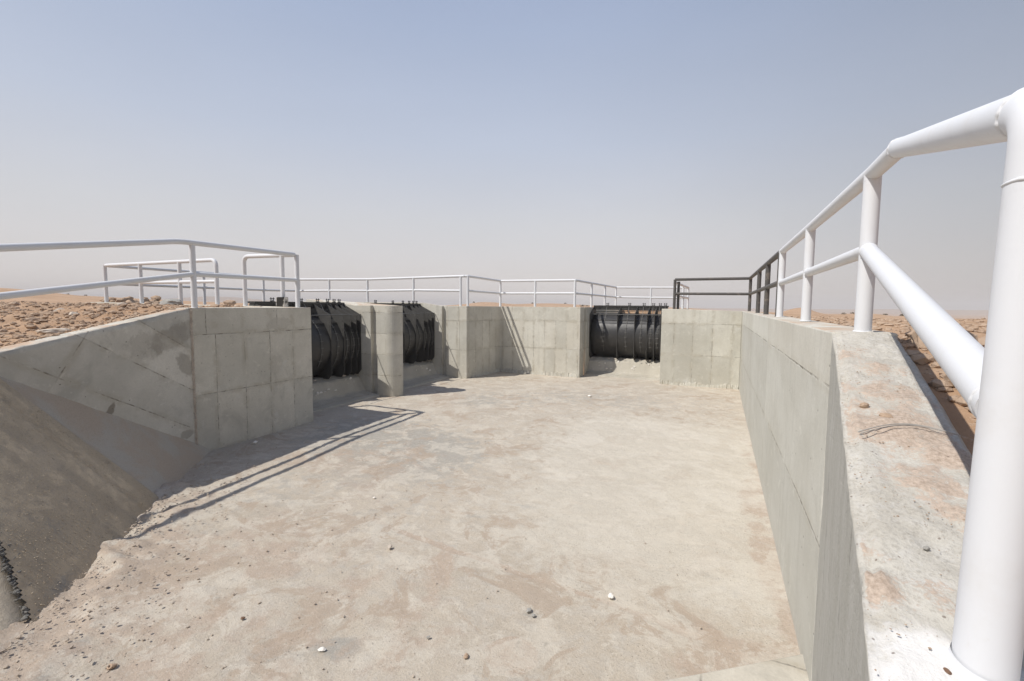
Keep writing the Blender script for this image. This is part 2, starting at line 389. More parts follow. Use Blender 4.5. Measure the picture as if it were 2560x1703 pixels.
SKY_STOPS = [(0, (228, 219, 214)), (.05, (224, 218, 216)), (.17, (213, 213, 216)), (.32, (194, 202, 218)), (.5, (172, 185, 210)), (.62, (156, 170, 200)), (1, (126, 144, 186))]
make_light()
S.view_settings.view_transform = 'Standard'; S.view_settings.look = 'None'
S.view_settings.exposure = .27; S.view_settings.gamma = 1

# ------------------------------------------------------------------ concrete solids
def prism(name, plan, zt, mat, zb=-.25, parent=None, bevel=.012):
    """plan: anticlockwise (x, y); zt: number or one height per corner. UV: metres along the wall, height."""
    bm = bmesh.new(); uvl = bm.loops.layers.uv.new('UVMap')
    n = len(plan); zt = zt if isinstance(zt, (list, tuple)) else [zt] * n
    b = [bm.verts.new((x, y, zb)) for x, y in plan]; t = [bm.verts.new((x, y, z)) for (x, y), z in zip(plan, zt)]
    d = 0
    for i in range(n):
        j = (i + 1) % n
        L = math.dist(plan[i], plan[j])
        f = bm.faces.new((b[i], b[j], t[j], t[i]))
        for lp, u in zip(f.loops, (d, d + L, d + L, d)): lp[uvl].uv = (u, lp.vert.co.z)
        d += L
    f = bm.faces.new(t)
    for lp in f.loops: lp[uvl].uv = (lp.vert.co.x, lp.vert.co.y)
    bm.faces.new(list(reversed(b)))
    bmesh.ops.recalc_face_normals(bm, faces=bm.faces)
    o = obj(name, bm, mat, parent)
    if bevel:
        m = o.modifiers.new('bevel', 'BEVEL'); m.width = bevel; m.segments = 2; m.limit_method = 'ANGLE'; m.angle_limit = math.radians(50)
    return o

def skirt(parent, a, b, nrm, mat, hmax=.14, seed=1, side=0):
    """scalloped mortar spill along the foot of a wall face from a to b"""
    r = random.Random(seed); a = Vector(a); b = Vector(b); nrm = Vector(nrm)
    L = (b - a).length; n = int(L / .018)
    rows = []; h = .5
    for i in range(n + 1):
        p = a.lerp(b, i / n); h = .6 * h + .4 * r.random()
        hh = hmax * (.25 + .85 * h * (1 if r.random() < .8 else .4)); w = .02 + .05 * r.random() * h
        rows.append([(p.x - nrm.x * .01, p.y - nrm.y * .01, hh), (p.x + nrm.x * w * .45, p.y + nrm.y * w * .45, hh * .85),
                     (p.x + nrm.x * w, p.y + nrm.y * w, hh * .3), (p.x + nrm.x * (w + .02), p.y + nrm.y * (w + .02), -.03)])
    V = [v for row in rows for v in row]; F = []
    for i in range(n):
        for j in range(3):
            k = i * 4 + j; F.append((k, k + 4, k + 5, k + 1))
    o = pyobj('mortar_skirt', V, F, mat, parent); return o

# left abutment: canal side and the near side wall of the first bay
t = prism('abutment_wall', [(-7.8, 4.54), (-7.83, 6.98), (-15.6, 6.98), (-15.6, 6.55), (-8.2, 6.55), (-8.15, 4.54)][::-1],
          [2.43, 2.44, 2.52, 2.52, 2.45, 2.43][::-1], M['wall_l'])
tag(t, 'shaded grey concrete abutment wall left of the gates with vertical form joints', 'concrete wall')
# pier
arc = [(-8.26 + .29 * math.cos(a), 10.11 + .29 * math.sin(a)) for a in np.linspace(-math.pi / 2, math.pi / 2, 19)]
plan = arc + [(-8.56, 10.40), (-8.56, 10.30), (-8.76, 10.30), (-8.76, 10.40), (-9.3, 10.40), (-11.2, 10.4), (-11.2, 9.82), (-9.3, 9.82), (-8.76, 9.82), (-8.76, 9.93), (-8.56, 9.93), (-8.56, 9.82)]
zt = [2.49 if x > -9.5 else 2.66 for x, y in plan]
t = prism('gate_pier', plan, zt, M['pier'], bevel=.008)
tag(t, 'slim concrete pier with rounded nose standing between the two left gates', 'pier')
# far side wall of the second bay
t = prism('bay_wall', [(-8.13, 13.47), (-8.13, 13.9), (-15.6, 13.9), (-15.6, 13.47), (-9.6, 13.47), (-8.82, 13.47), (-8.82, 13.58), (-8.66, 13.58), (-8.66, 13.47)],
          [2.49, 2.49, 2.62, 2.62, 2.6, 2.49, 2.49, 2.49, 2.49], M['wall_b'], bevel=.008)
tag(t, 'sunlit concrete wall beyond the second gate with a dark vertical stop slot', 'concrete wall')
# corner: short return, end wall, left side of the third bay
t = prism('end_wall', [(-8.127, 13.47), (-7.83, 13.47), (-7.56, 15.56), (-4.45, 15.56), (-4.45, 16.08), (-4.57, 16.08), (-4.57, 16.36), (-4.45, 16.36), (-4.45, 22.6), (-4.85, 22.6), (-4.85, 15.95), (-8.0, 15.95), (-8.127, 15.95)],
          [2.49] * 13, M['wall_b'], bevel=.008)
tag(t, 'pale panelled end wall with its shaded return, crossed by two slanting rail shadows', 'concrete wall')
skirt(t, (-7.5, 15.56, 0), (-4.5, 15.56, 0), (0, -1, 0), M['wall_b'], .2, 3)
skirt(t, (-7.80, 13.75, 0), (-7.58, 15.5, 0), (1, -.13, 0), M['wall_b'], .17, 4)
t = prism('end_wall', [(-1.72, 15.56), (.627, 15.56), (.627, 15.98), (-1.3, 15.98), (-1.3, 22.6), (-1.72, 22.6)], [2.46, 2.41, 2.41, 2.46, 2.46, 2.46], M['wall_r'], bevel=.01)
tag(t, 'pale panelled end wall between the right gate and the long right wall', 'concrete wall')
skirt(t, (-1.66, 15.56, 0), (.6, 15.56, 0), (0, -1, 0), M['wall_r'], .17, 5)
# long right wall
t = prism('training_wall', [(.63, 3.33), (.95, 3.33), (.95, 15.98), (.63, 15.98)], [2.362, 2.362, 2.41, 2.41], M['wall_rs'], bevel=.012)
tag(t, 'long sunlit right hand canal wall running straight to the far corner', 'concrete wall')

# right wing: gridded, rough top that slopes down towards the viewer
def wing_right():
    us = np.arange(3.326, -1.2, -.022); n = len(us)
    # section: inner foot -> inner top edge -> across -> outer edge -> outer foot
    sec = [('i', z) for z in np.linspace(0, 1, 60)] + [('t', s) for s in np.linspace(.04, .96, 26)] + [('o', z) for z in np.linspace(1, 0, 16)]
    m = len(sec); X = np.zeros((n, m)); Y = np.zeros((n, m)); Z = np.zeros((n, m)); st = np.zeros((n, m, 3))
    for i, u in enumerate(us):
        d = 3.326 - u; zt = 2.362 - .25 * d; vi = .632 - .148 * d; vo = .935 - .115 * d
        if d > 2.4: vi -= .03 * (d - 2.4)
        zb = -.2
        for j, (k, s) in enumerate(sec):
            if k == 'i': x, z = vi, lerp(zb, zt, s)
            elif k == 't': x, z = lerp(vi, vo, s), zt
            else: z = lerp(zt - .5, zt, s); x = vo + .52 * min(zt - z, .18)
            X[i, j], Y[i, j], Z[i, j] = x, u, z
    Nf = lambda a, b, sc, seed: fbm(a, b, sc, 4, seed) - .5
    top = np.array([1. if k == 't' else 0. for k, s in sec])[None, :]
    edge = np.array([1. if (k == 't' and (s < .1 or s > .9)) or (k == 'i' and s > .985) or (k == 'o' and s > .93) else 0. for k, s in sec])[None, :]
    Z += top * (.022 * Nf(X, Y, 9, 1) + .016 * Nf(X, Y, 38, 5)) - edge * (.012 + .03 * np.clip(Nf(X, Y, 14, 9), 0, 1))
    X += (1 - top) * (.012 * Nf(Z, Y, 3, 3) + .004 * Nf(Z, Y, 30, 7))
    # loose sand lying on the top, and white paint spilt round the end post
    blob = np.zeros((n, m))
    for (bv, bu, r, a) in [(.62, 2.95, .18, .6), (.72, 2.72, .13, .7), (.50, 2.55, .1, .7), (.70, 2.45, .17, .9), (.55, 2.28, .1, .8), (.62, 2.12, .2, 1.), (.72, 1.95, .14, .9), (.60, 1.78, .12, .9),
                           (.66, 1.62, .1, .8), (.34, 1.42, .06, .9), (.36, 1.30, .06, .9), (.47, 1.28, .08, .5), (.40, 1.10, .1, .35), (.44, 1.18, .1, .35)]:
        blob = np.maximum(blob, a * np.exp(-(((X - bv) / r) ** 2 + ((Y - bu) / r) ** 2)))
    blob = blob * (.45 + .9 * fbm(X, Y, 9, 5, 21))
    white = np.exp(-(((X - .46) / .2) ** 2 + ((Y - 1.02) / .23) ** 2)) * (.75 + .6 * fbm(X, Y, 16, 4, 33))
    white *= sstep(1.36, 1.14, Y + .3 * (X - .4))
    st[..., 0] = blob * top; st[..., 1] = white * np.maximum(top, edge)
    Z += top * (.03 * np.clip(blob - .4, 0, 1) * (.5 + fbm(X, Y, 40, 3, 8)))
    t = grid_obj('wing_wall', X, Y, Z, M['coping'], attrs={'stain': st})
    return tag(t, 'near right wing wall with rough sloping top, sand patches and spilt white paint', 'concrete wall')
wing_r = wing_right()

# left wing
def wing_left():
    def vi(u): return -7.77 + .25 * (4.535 - u)
    def zt(u): return 2.43 - .205 * (4.535 - u)
    us = np.arange(4.535, .2, -.03); n = len(us)
    sec = [('i', z) for z in np.linspace(0, 1, 30)] + [('t', s) for s in np.linspace(.06, .94, 12)] + [('o', z) for z in np.linspace(1, 0, 6)]
    m = len(sec); bm = bmesh.new(); uvl = bm.loops.layers.uv.new('UVMap'); V = []; UV = []
    for i, u in enumerate(us):
        row = []; r2 = []
        for k, s in sec:
            if k == 'i': x, z = vi(u), lerp(-.3, zt(u), s)
            elif k == 't': x, z = vi(u) - .3 * s, zt(u)
            else: x, z = vi(u) - .3, lerp(-.3, zt(u), s)
            nz = mnoise.noise(Vector((x * 9, u * 9, z * 3)))
            if k == 't': z += .014 * nz + .008 * mnoise.noise(Vector((x * 30, u * 30, 2)))
            elif k == 'i' and s > .97: z -= .012 + .012 * nz
            else: x += .006 * nz
            row.append(bm.verts.new((x, u, z))); r2.append((4.535 - u, z))
        V.append(row); UV.append(r2)
    for i in range(n - 1):
        for j in range(m - 1):
            f = bm.faces.new((V[i][j], V[i + 1][j], V[i + 1][j + 1], V[i][j + 1])); f.smooth = True
            for lp, (a, b) in zip(f.loops, ((i, j), (i + 1, j), (i + 1, j + 1), (i, j + 1))): lp[uvl].uv = UV[a][b]
    f = bm.faces.new(V[0]); 
    t = obj('wing_wall', bm, M['wall_wl'])
    tag(t, 'shaded left wing wall with slanting form joints and a sloping top edge', 'concrete wall')
    # mortar-filled joint against the abutment
    rows = []
    r = random.Random(5)
    for i in range(120):
        z = i / 119 * 2.43; w = .012 + .018 * r.random()
        rows.append([(-7.775 + .004, 4.55 - w, z), (-7.775 + .02 + .014 * r.random(), 4.552, z), (-7.785, 4.56 + w, z)])
    VV = [v for a in rows for v in a]; F = []
    for i in range(119):
        for j in range(2):
            k = i * 3 + j; F.append((k, k + 1, k + 4, k + 3))
    pyobj('mortar_joint', VV, F, M['palerock'], t)
    return t
wing_left()

# ------------------------------------------------------------------ canal floor
def pix_floor(v, u): return v, u
def floor():
    vs = np.concatenate([np.arange(-16, -9.6, .4), np.arange(-9.6, .72, .04)]); us = np.concatenate([np.arange(-6, -.2, .3), np.arange(-.2, 8, .035), np.arange(8, 17.3, .06), np.arange(17.3, 23, .5)])
    X, Y = np.meshgrid(vs, us, indexing='ij')
    Z = .03 * (fbm(X, Y, .5, 3, 3) - .5) + .012 * (fbm(X, Y, 4, 4, 4) - .5) + .008 * (fbm(X, Y, 17, 3, 6) - .5) * (1 + 1.5 * sstep(-.5, -4, X - .3 * Y))
    B = lambda v, u, rv, ru, rot=0: np.exp(-(((X - v) * math.cos(rot) + (Y - u) * math.sin(rot)) / rv) ** 2 - ((-(X - v) * math.sin(rot) + (Y - u) * math.cos(rot)) / ru) ** 2)
    n1 = fbm(X, Y, 1.3, 5, 11); n2 = fbm(X, Y, .55, 5, 12); n3 = fbm(X, Y, 5, 4, 13); n4 = fbm(X * .35, Y, 1.6, 5, 15)
    sand = .55 * np.clip((n2 - .42) * 4, 0, 1) * sstep(-2.2, -4.2, X + .1 * Y) + .75 * sstep(.25, .5, n4) * sstep(4.6, 2.6, Y) * sstep(-.9, -2.2, X) * n3 * 1.4
    sand += (.25 + .8 * fbm(X, Y, 3, 4, 17)) * sstep(.22, .6, X + .5 * (n1 - .5)) * sstep(13, 7, Y)                       # strip at the foot of the right wall
    sand += 1.0 * B(.45, 3.55, .55, .22) + .8 * B(.1, 3.25, .5, .2) + .95 * sstep(.21, .16, np.hypot(X + 1.26, Y - 2.82))
    pts = [(-3.6, 4.05), (-3.28, 3.97), (-2.75, 3.9), (-2.35, 3.85), (-1.95, 3.83), (-1.6, 3.77), (-.96, 3.73), (-.41, 3.66), (-.01, 3.56), (.4, 3.46)]
    dmin = np.full(X.shape, 9.)
    for (a, b), (c, d) in zip(pts[:-1], pts[1:]):
        tt = np.clip(((X - a) * (c - a) + (Y - b) * (d - b)) / ((c - a) ** 2 + (d - b) ** 2), 0, 1)
        dmin = np.minimum(dmin, np.hypot(X - a - tt * (c - a), Y - b - tt * (d - b)))
    crack = np.clip(1 - dmin / (.035 + .07 * np.clip(n3 - .35, 0, 1)), 0, 1)
    sand += 1.6 * crack; Z -= .006 * crack
    sand += .9 * B(-2.34, 3.55, .1, .3, .5) + .8 * B(.0, 3.7, .09, .16, .4)
    pale = .9 * sstep(-4.6, -1.0, X + .12 * (Y - 6) + 1.5 * (n1 - .5)) * sstep(2.8, 5.0, Y) * sstep(12.5, 9.0, Y) + .5 * B(-1.1, 9.2, 1.2, .7) + .5 * B(-.6, 8.2, .8, .5) + .5 * B(-7.3, 9.2, .5, .2, .6)
    grey = .85 * B(-4.6, 6.2, 1.6, 1.8, .3) + .7 * B(-6.6, 6.8, 1.2, 1.6) + .55 * B(-3, 12.2, 3.6, 1.6) + .5 * B(-5.8, 10.3, 1.7, 1.2)
    grey += .9 * B(-2.45, 2.36, .2, .13, .3) + .6 * B(-2.7, 2.1, .35, .18) + .6 * B(-1.31, 3.28, .14, .06)
    for (a, b, c) in [(-.3, 5.2, .16), (-.75, 5.2, .13), (.25, 4.3, .16), (0, 4.5, .2), (-1.2, 4.1, .12), (-.6, 6.2, .15), (-2.1, 5.1, .2), (-2.6, 4.6, .18)]: grey += .45 * B(a, b, c, c * .7)
    grey += 1.1 * B(-4.05, 1.34, .09, .4, .45)
    cg = .35 * sstep(.5, .65, fbm(X, Y, .9, 4, 19)) * sstep(5.2, 3.6, Y)
    grey += cg
    # loose sediment banked against the left toe
    toe = (X + 6.41) * .735 + (Y - 3.29) * .678                                              # metres out from the toe line
    left = sstep(.9, 0, toe) * sstep(4.4, 3.2, Y)
    lob = fbm(X, Y, 2.6, 4, 91); Z += left * (.03 + .30 * np.clip(lob - .47, 0, .35) + .07 * (n3 - .5)); sand += .4 * left
    Z += .22 * sstep(1.55, .6, Y) * sstep(-3.6, -4.9, X)
    st = np.stack([np.clip(sand, 0, 1.2), np.clip(pale, 0, 1.2), np.clip(grey, 0, 1.2)], -1)
    o = grid_obj('floor', X, Y, Z, M['floor'], attrs={'stain': st}); tag(o, kind='structure')
    return lambda x, y: 0.
floor()
# raised concrete strip across the canal under the viewer
t = prism('cutoff_strip', [(.64, 3.66), (.05, 3.21), (-.9, 2.5), (-.7, 2.2), (.25, 2.9), (.72, 3.28)][::-1], .055, M['sillc'], zb=-.1, bevel=.01)
tag(t, 'low concrete strip crossing the canal floor at the bottom of the photo', 'concrete strip')

# ------------------------------------------------------------------ gritty left bank
def bank():
    d = np.array([.6775, -.7355]); up = np.array([-.7355, -.6775]); p0 = np.array([-6.41, 3.29])
    ts = np.arange(-2.3, 2.47, .03); hs = np.arange(-.12, 3.2, .03)
    T, Hh = np.meshgrid(ts, hs, indexing='ij')
    c = math.cos(math.radians(52)); s = math.sin(math.radians(52))
    n = fbm(T, Hh, 3, 5, 41) - .5; nf = fbm(T, Hh, 20, 3, 44) - .5
    crease = sstep(.05, -.06, T - (.02 + .06 * n) - .16 * Hh + .0)                          # trowelled strip beside the wing wall
    off = .016 * n + .006 * nf + (1 - crease) * .035
    line2 = np.exp(-((T - .42 - .10 * Hh) / .03) ** 2); off += line2 * (-.02 + .03 * nf)
    X = p0[0] + d[0] * T + up[0] * Hh * c + .579 * off; Y = p0[1] + d[1] * T + up[1] * Hh * c + .534 * off
    Z = Hh * s + .616 * off
    vin = -7.77 + .25 * (4.535 - Y)
    mask = X > vin - .12
    # ragged near end of the lining
    mask &= (T < 2.42 + .1 * n - .63 * Hh)
    st = np.zeros(X.shape + (3,)); st[..., 0] = crease; st[..., 1] = .5 * np.exp(-((T - 2.0) / .35) ** 2 - (Hh / .25) ** 2) + .45 * np.exp(-((T - 1.5) / .4) ** 2 - ((Hh - .5) / .35) ** 2)
    o = grid_obj('bank', X, Y, Z, M['bank'], mask=mask, attrs={'stain': st}); tag(o, kind='structure')
    # grey crumbled mortar along the near end
    bm = bmesh.new(); r = random.Random(3)
    for i in range(520):
        h = r.random() * 1.15 - .04; w = .010 + .022 * r.random() ** 2
        tt = 2.42 - .63 * h + .035 * r.gauss(0, 1) + .1 * (fbm(2.4, h, 3, 3, 41) - .5) - .02
        px = p0[0] + d[0] * tt + up[0] * h * c; py = p0[1] + d[1] * tt + up[1] * h * c
        rock_into(bm, (px, py, h * s + .02), (w, w * (.6 + .5 * r.random()), w * .7), r.randrange(9999), 1)
    o = obj('mortar_crust', bm, M['crust']); tag(o, 'dark grey crust of broken mortar along the near edge of the sandy bank', 'mortar crust')
    # soil behind the crust, flatter
    T, Hh = np.meshgrid(np.arange(-.06, 3, .04), np.arange(-.1, 3, .04), indexing='ij')
    n = fbm(T, Hh, 2.5, 5, 51) - .5
    T2 = 2.42 - .63 * Hh + T
    X = p0[0] + d[0] * T2 + up[0] * Hh * c; Y = p0[1] + d[1] * T2 + up[1] * Hh * c
    Z = Hh * s * (1 - .45 * sstep(0, .35, T)) - .03 + .05 * n - .02 * sstep(.3, 2, T)
    o = grid_obj('earth_slope', X, Y, Z, M['palesoil']); tag(o, kind='structure')

def rock_into(bm, c, size, seed, sub=2, rough=.35, flat=1., rz=None):
    r = random.Random(seed); off = Vector((r.random() * 99, r.random() * 99, r.random() * 99))
    res = bmesh.ops.create_icosphere(bm, subdivisions=sub, radius=1)
    a = r.random() * 6.28 if rz is None else rz; ca, sa = math.cos(a), math.sin(a)
    planes = [(Vector((r.gauss(0, 1), r.gauss(0, 1), r.gauss(0, .8))).normalized(), .55 + .3 * r.random()) for _ in range(5)]
    for v in res['verts']:
        p = v.co.copy()
        p *= 1 + rough * (mnoise.noise(p * 1.1 + off) + .45 * mnoise.noise(p * 2.9 + off))
        for nn, dd in planes:
            e = p.dot(nn) - dd
            if e > 0: p -= nn * e * .85
        x, y, z = p.x * size[0], p.y * size[1], p.z * size[2] * flat
        v.co = (c[0] + x * ca - y * sa, c[1] + x * sa + y * ca, c[2] + z)
bank()

# ------------------------------------------------------------------ desert ground
BUMPS = []
def dune(px, d, top_px_above, wpx, depth):
    """mound at bearing px, d metres off, standing so many pixels above eye level"""
    x, y = az(px, d); BUMPS.append((x, y, d, top_px_above * d / 1047.6, wpx * d / 1047.6, depth))
def ground_z(X, Y):
    r = np.hypot(X, Y) + 1e-6; phi = np.degrees(np.arctan2(X, Y))
    w = sstep(-6, 20, phi) * (1 - sstep(100, 140, phi))
    z = 2.40 + 0 * X
    z = z - w * np.minimum(r, 38) * .017 - w * sstep(38, 170, r) * 9
    z = z - (1 - w) * sstep(160, 420, r) * 7
    # left: soil laps over the wing wall
    zt = 2.43 - .205 * np.clip(4.535 - Y, 0, 6)
    vin = -7.77 + .25 * np.clip(4.535 - Y, 0, 6)
    lw = (X < -6.3) & (Y < 7)
    a = sstep(.25, 4.5, vin - .3 - X)
    zl = lerp(zt - .015, 2.42, a)
    z = np.where(lw & (Y < 6.5), zl * sstep(9, 5.5, Y) + z * (1 - sstep(9, 5.5, Y)), z)
    # right: soil a hand below the wing wall and the long wall
    ztr = 2.362 - .25 * np.clip(3.326 - Y, 0, 4)
    vo = .935 - .115 * np.clip(3.326 - Y, 0, 4)
    b = sstep(.1, 5, X - vo)
    zr = lerp(ztr - .065, 2.27, b) - w * np.minimum(r, 38) * .004
    rw = sstep(20, 12, X) * (X > .2) * sstep(40, 20, Y) * sstep(-12, -4, Y)
    z = z * (1 - rw) + rw * np.where(X > .2, zr, z)
    for (bx, by, d, top, wd, dep) in BUMPS:
        ux, uy = bx / d, by / d
        al = (X - bx) * ux + (Y - by) * uy; ac = (X - bx) * uy - (Y - by) * ux
        g = np.exp(-(ac / wd) ** 2 - (al / dep) ** 2)
        z = np.maximum(z, z * (1 - g) + (2.5 + top) * g) if True else z
    near = np.exp(-(np.maximum(r - 5, 0) / 40) ** 2)
    z = z + near * (.16 * (fbm(X, Y, .45, 4, 61) - .5) + .11 * (fbm(X, Y, 1.7, 4, 62) - .5) + np.where(X > 0, .11, .17) * (fbm(X, Y, 4.2, 4, 63) - .5)) * sstep(0, .8, np.maximum(vin - .3 - X, X - vo) ) * sstep(-.1, .6, np.maximum(np.maximum(-15.8 - X, Y - 16.2), np.maximum(6.4 - Y, X - .95)))
    z = z + (1 - near) * .5 * (fbm(X, Y, .05, 4, 64) - .5)
    return z
dune(140, 85, 12, 150, 22); dune(-40, 60, 22, 120, 16); dune(430, 120, 2, 90, 25)
dune(1120, 150, 9.5, 52, 22); dune(1265, 170, 6.5, 120, 25); dune(1390, 120, 2.0, 40, 15)
dune(1840, 75, 1.0, 38, 9); dune(1985, 70, -6.5, 85, 11); dune(2110, 78, -9.5, 55, 9); dune(2210, 42, -20, 55, 6)
def axis(a, b, st, far, g=1.13):
    core = list(np.arange(a, b, st)); s = st; lo = []; x = a
    while x > -far: s *= g; x -= s; lo.append(x)
    s = st; hi = []; x = core[-1]
    while x < far: s *= g; x += s; hi.append(x)
    return np.array(lo[::-1] + core + hi)
def ground():
    vs = np.concatenate([axis(-16, -6, .075, 2600, 1.09)[:-1]]); vs = vs[vs < -6]
    rt = axis(.2, 9, .085, 2600, 1.09); rt = rt[rt >= .2]
    vs = np.concatenate([vs, np.arange(-5.9, .2, .3), rt])
    us = axis(-2, 8, .075, 2600, 1.05)
    X, Y = np.meshgrid(vs, us, indexing='ij')
    Z = ground_z(X, Y)
    vL = np.where(Y < 4.54, -7.77 + .25 * (4.535 - Y) - .15, -8.0); vR = np.where(Y < 3.33, .785 - .13 * (3.326 - Y), .79)
    hole = (X > vL) & (X < vR) & (Y > -5) & (Y < 15.75)
    hole |= (X > -15.4) & (X < -7.8) & (Y > 6.76) & (Y < 13.68)
    hole |= (X > -4.65) & (X < -1.5) & (Y > 15.4) & (Y < 22.4)
    Z = np.where(hole, -1.0, Z)
    o = grid_obj('ground', X, Y, Z, M['soil']); tag(o, kind='structure')
ground()
def gz(x, y): return float(ground_z(np.array([float(x)]), np.array([float(y)]))[0])

def hills():
    ps = np.linspace(-900, 3600, 240); rows = []
    for k, f in enumerate((0, .35, 1, .45, 0)):
        row = []
        for p in ps:
            d = 1500 + (k - 2) * 180
            x, y = az(p, d); h = 10 + 16 * float(fbm(p * .004, 0, 1, 4, 71)) * (1 - .75 * sstep(500, 900, p))
            h += 8 * math.exp(-((p - 520) / 90) ** 2)
            row.append((x, y, -12 + h * f * 1.25))
        rows.append(row)
    A = np.array(rows)
    o = grid_obj('hills', A[..., 0], A[..., 1], A[..., 2], M['hill']); tag(o, kind='structure')
hills()

# ------------------------------------------------------------------ tubes
def tube(bm, pts, r, seg=16, cap=True):
    pts = [Vector(p) for p in pts]; rings = []
    for i, p in enumerate(pts):
        if i == 0: t = pts[1] - p
        elif i == len(pts) - 1: t = p - pts[i - 1]
        else: t = (pts[i + 1] - p).normalized() + (p - pts[i - 1]).normalized()
        t.normalize()
        if i == 0:
            a = t.orthogonal().normalized()
        else:
            a = (prev - t * prev.dot(t)).normalized()
        prev = a; b = t.cross(a)
        k = 1.
        if 0 < i < len(pts) - 1:
            c = (pts[i + 1] - p).normalized().dot((p - pts[i - 1]).normalized()); k = 1 / max(.5, math.sqrt((1 + c) / 2))
            if k < 1.02: k = 1
        rr = r[i] if isinstance(r, (list, tuple)) else r
        rings.append([bm.verts.new(p + (a * math.cos(x) + b * math.sin(x)) * rr) for x in (2 * math.pi * j / seg for j in range(seg))])
    for A, B in zip(rings[:-1], rings[1:]):
        for j in range(seg):
            f = bm.faces.new((A[j], A[(j + 1) % seg], B[(j + 1) % seg], B[j])); f.smooth = True
    if cap:
        bm.faces.new([bm.verts.new(v.co) for v in rings[0][::-1]]); bm.faces.new([bm.verts.new(v.co) for v in rings[-1]])
def bend(pts, rad, n=7):
    """round the inner corners of a polyline"""
    pts = [Vector(p) for p in pts]; out = [pts[0]]
    for a, b, c in zip(pts[:-2], pts[1:-1], pts[2:]):
        d1 = (a - b).normalized(); d2 = (c - b).normalized()
        k = min(rad, (a - b).length * .45, (c - b).length * .45)
        p0 = b + d1 * k; p2 = b + d2 * k
        for i in range(n + 1):
            t = i / n; out.append(p0 * (1 - t) ** 2 + b * 2 * t * (1 - t) + p2 * t * t)
    out.append(pts[-1]); return out
def bead(bm, c, axis_, r, w=.008, seed=0, seg=26):
    """lumpy weld bead round a pipe"""
    rr = random.Random(seed); ax = Vector(axis_).normalized(); a = ax.orthogonal().normalized(); b = ax.cross(a)
    rings = []; off = Vector((rr.random() * 50, rr.random() * 50, 0)); seg = max(seg, 40)
    for i in range(seg):
        th = 2 * math.pi * i / seg; d = a * math.cos(th) + b * math.sin(th)
        nn = mnoise.noise(Vector((math.cos(th) * 3.2, math.sin(th) * 3.2, 0)) + off); n2 = mnoise.noise(Vector((math.cos(th) * 7, math.sin(th) * 7, 3)) + off)
        w2 = w * (.75 + .35 * nn + .35 * n2); o = ax * n2 * w * .6
        cc = Vector(c) + d * r + o
        rings.append([bm.verts.new(cc + (d * math.cos(x) + ax * math.sin(x)) * w2) for x in (0, 1.05, 2.09, 3.14, 4.19, 5.24)])
    for i in range(seg):
        A, B = rings[i], rings[(i + 1) % seg]
        for j in range(6):
            f = bm.faces.new((A[j], A[(j + 1) % 6], B[(j + 1) % 6], B[j])); f.smooth = True
R = .044
def seg_top(path, x, y):
    best = None
    for a, b in zip(path[:-1], path[1:]):
        a2 = Vector(a[:2]); b2 = Vector(b[:2]); p = Vector((x, y)); d = b2 - a2
        if d.length < 1e-6: continue
        t = max(0, min(1, (p - a2).dot(d) / d.length_squared)); e = (a2 + d * t - p).length
        if best is None or e < best[0]: best = (e, a[2] + (b[2] - a[2]) * t)
    return best[1]
def railing(label, mat, path, posts, mids=True, radius=R, welds=False, rail_mat=None, mid_fr=.52, corner_rad=.03, start_down=None, end_down=None):
    base = posts[0]; root = empty('railing', (base[0], base[1], base[2]))
    tag(root, label, 'railing')
    O = Vector(base)
    pts = [Vector(p) for p in path]
    full = list(pts)
    if start_down is not None: full = [Vector((pts[0].x, pts[0].y, start_down))] + full
    if end_down is not None: full = full + [Vector((pts[-1].x, pts[-1].y, end_down))]
    rad = .16 if (start_down is not None or end_down is not None) else corner_rad
    bm = bmesh.new(); tube(bm, [p - O for p in bend(full, rad)], radius, 20)
    obj('top_rail', bm, rail_mat or mat, root)
    mp = []
    for i, (x, y, zb) in enumerate(posts):
        zt = seg_top(path, x, y); bm = bmesh.new()
        hid = (start_down is not None and i == 0 and abs(x - path[0][0]) + abs(y - path[0][1]) < .02) or (end_down is not None and i == len(posts) - 1)
        zc = zt - (.2 if hid else 0)
        if not hid: tube(bm, [Vector((x, y, zb - .06)) - O, Vector((x, y, zc)) - O], radius, 20)
        if welds:
            bead(bm, Vector((x, y, zt - radius * 1.02)) - O, (0, 0, 1), radius * .92, .006, i)
        # concrete-coloured grout collar painted over at the foot
        bead(bm, Vector((x, y, zb + .002)) - O, (0, 0, 1), radius * 1.02, .007, i + 50)
        obj('post', bm, mat, root)
        mp.append(Vector((x, y, zb + mid_fr * (zt - zb))))
    if mids:
        for i, (a, b) in enumerate(zip(mp[:-1], mp[1:])):
            if mids is not True and not mids[i]: continue
            d = (b - a).normalized(); bm = bmesh.new()
            tube(bm, [a + d * radius * .5 - O, b - d * radius * .5 - O], radius * .93, 18)
            if welds: bead(bm, a + d * radius * 1.05 - O, d, radius * .95, .006, i + 9)
            obj('mid_rail', bm, rail_mat or mat, root)
    return root

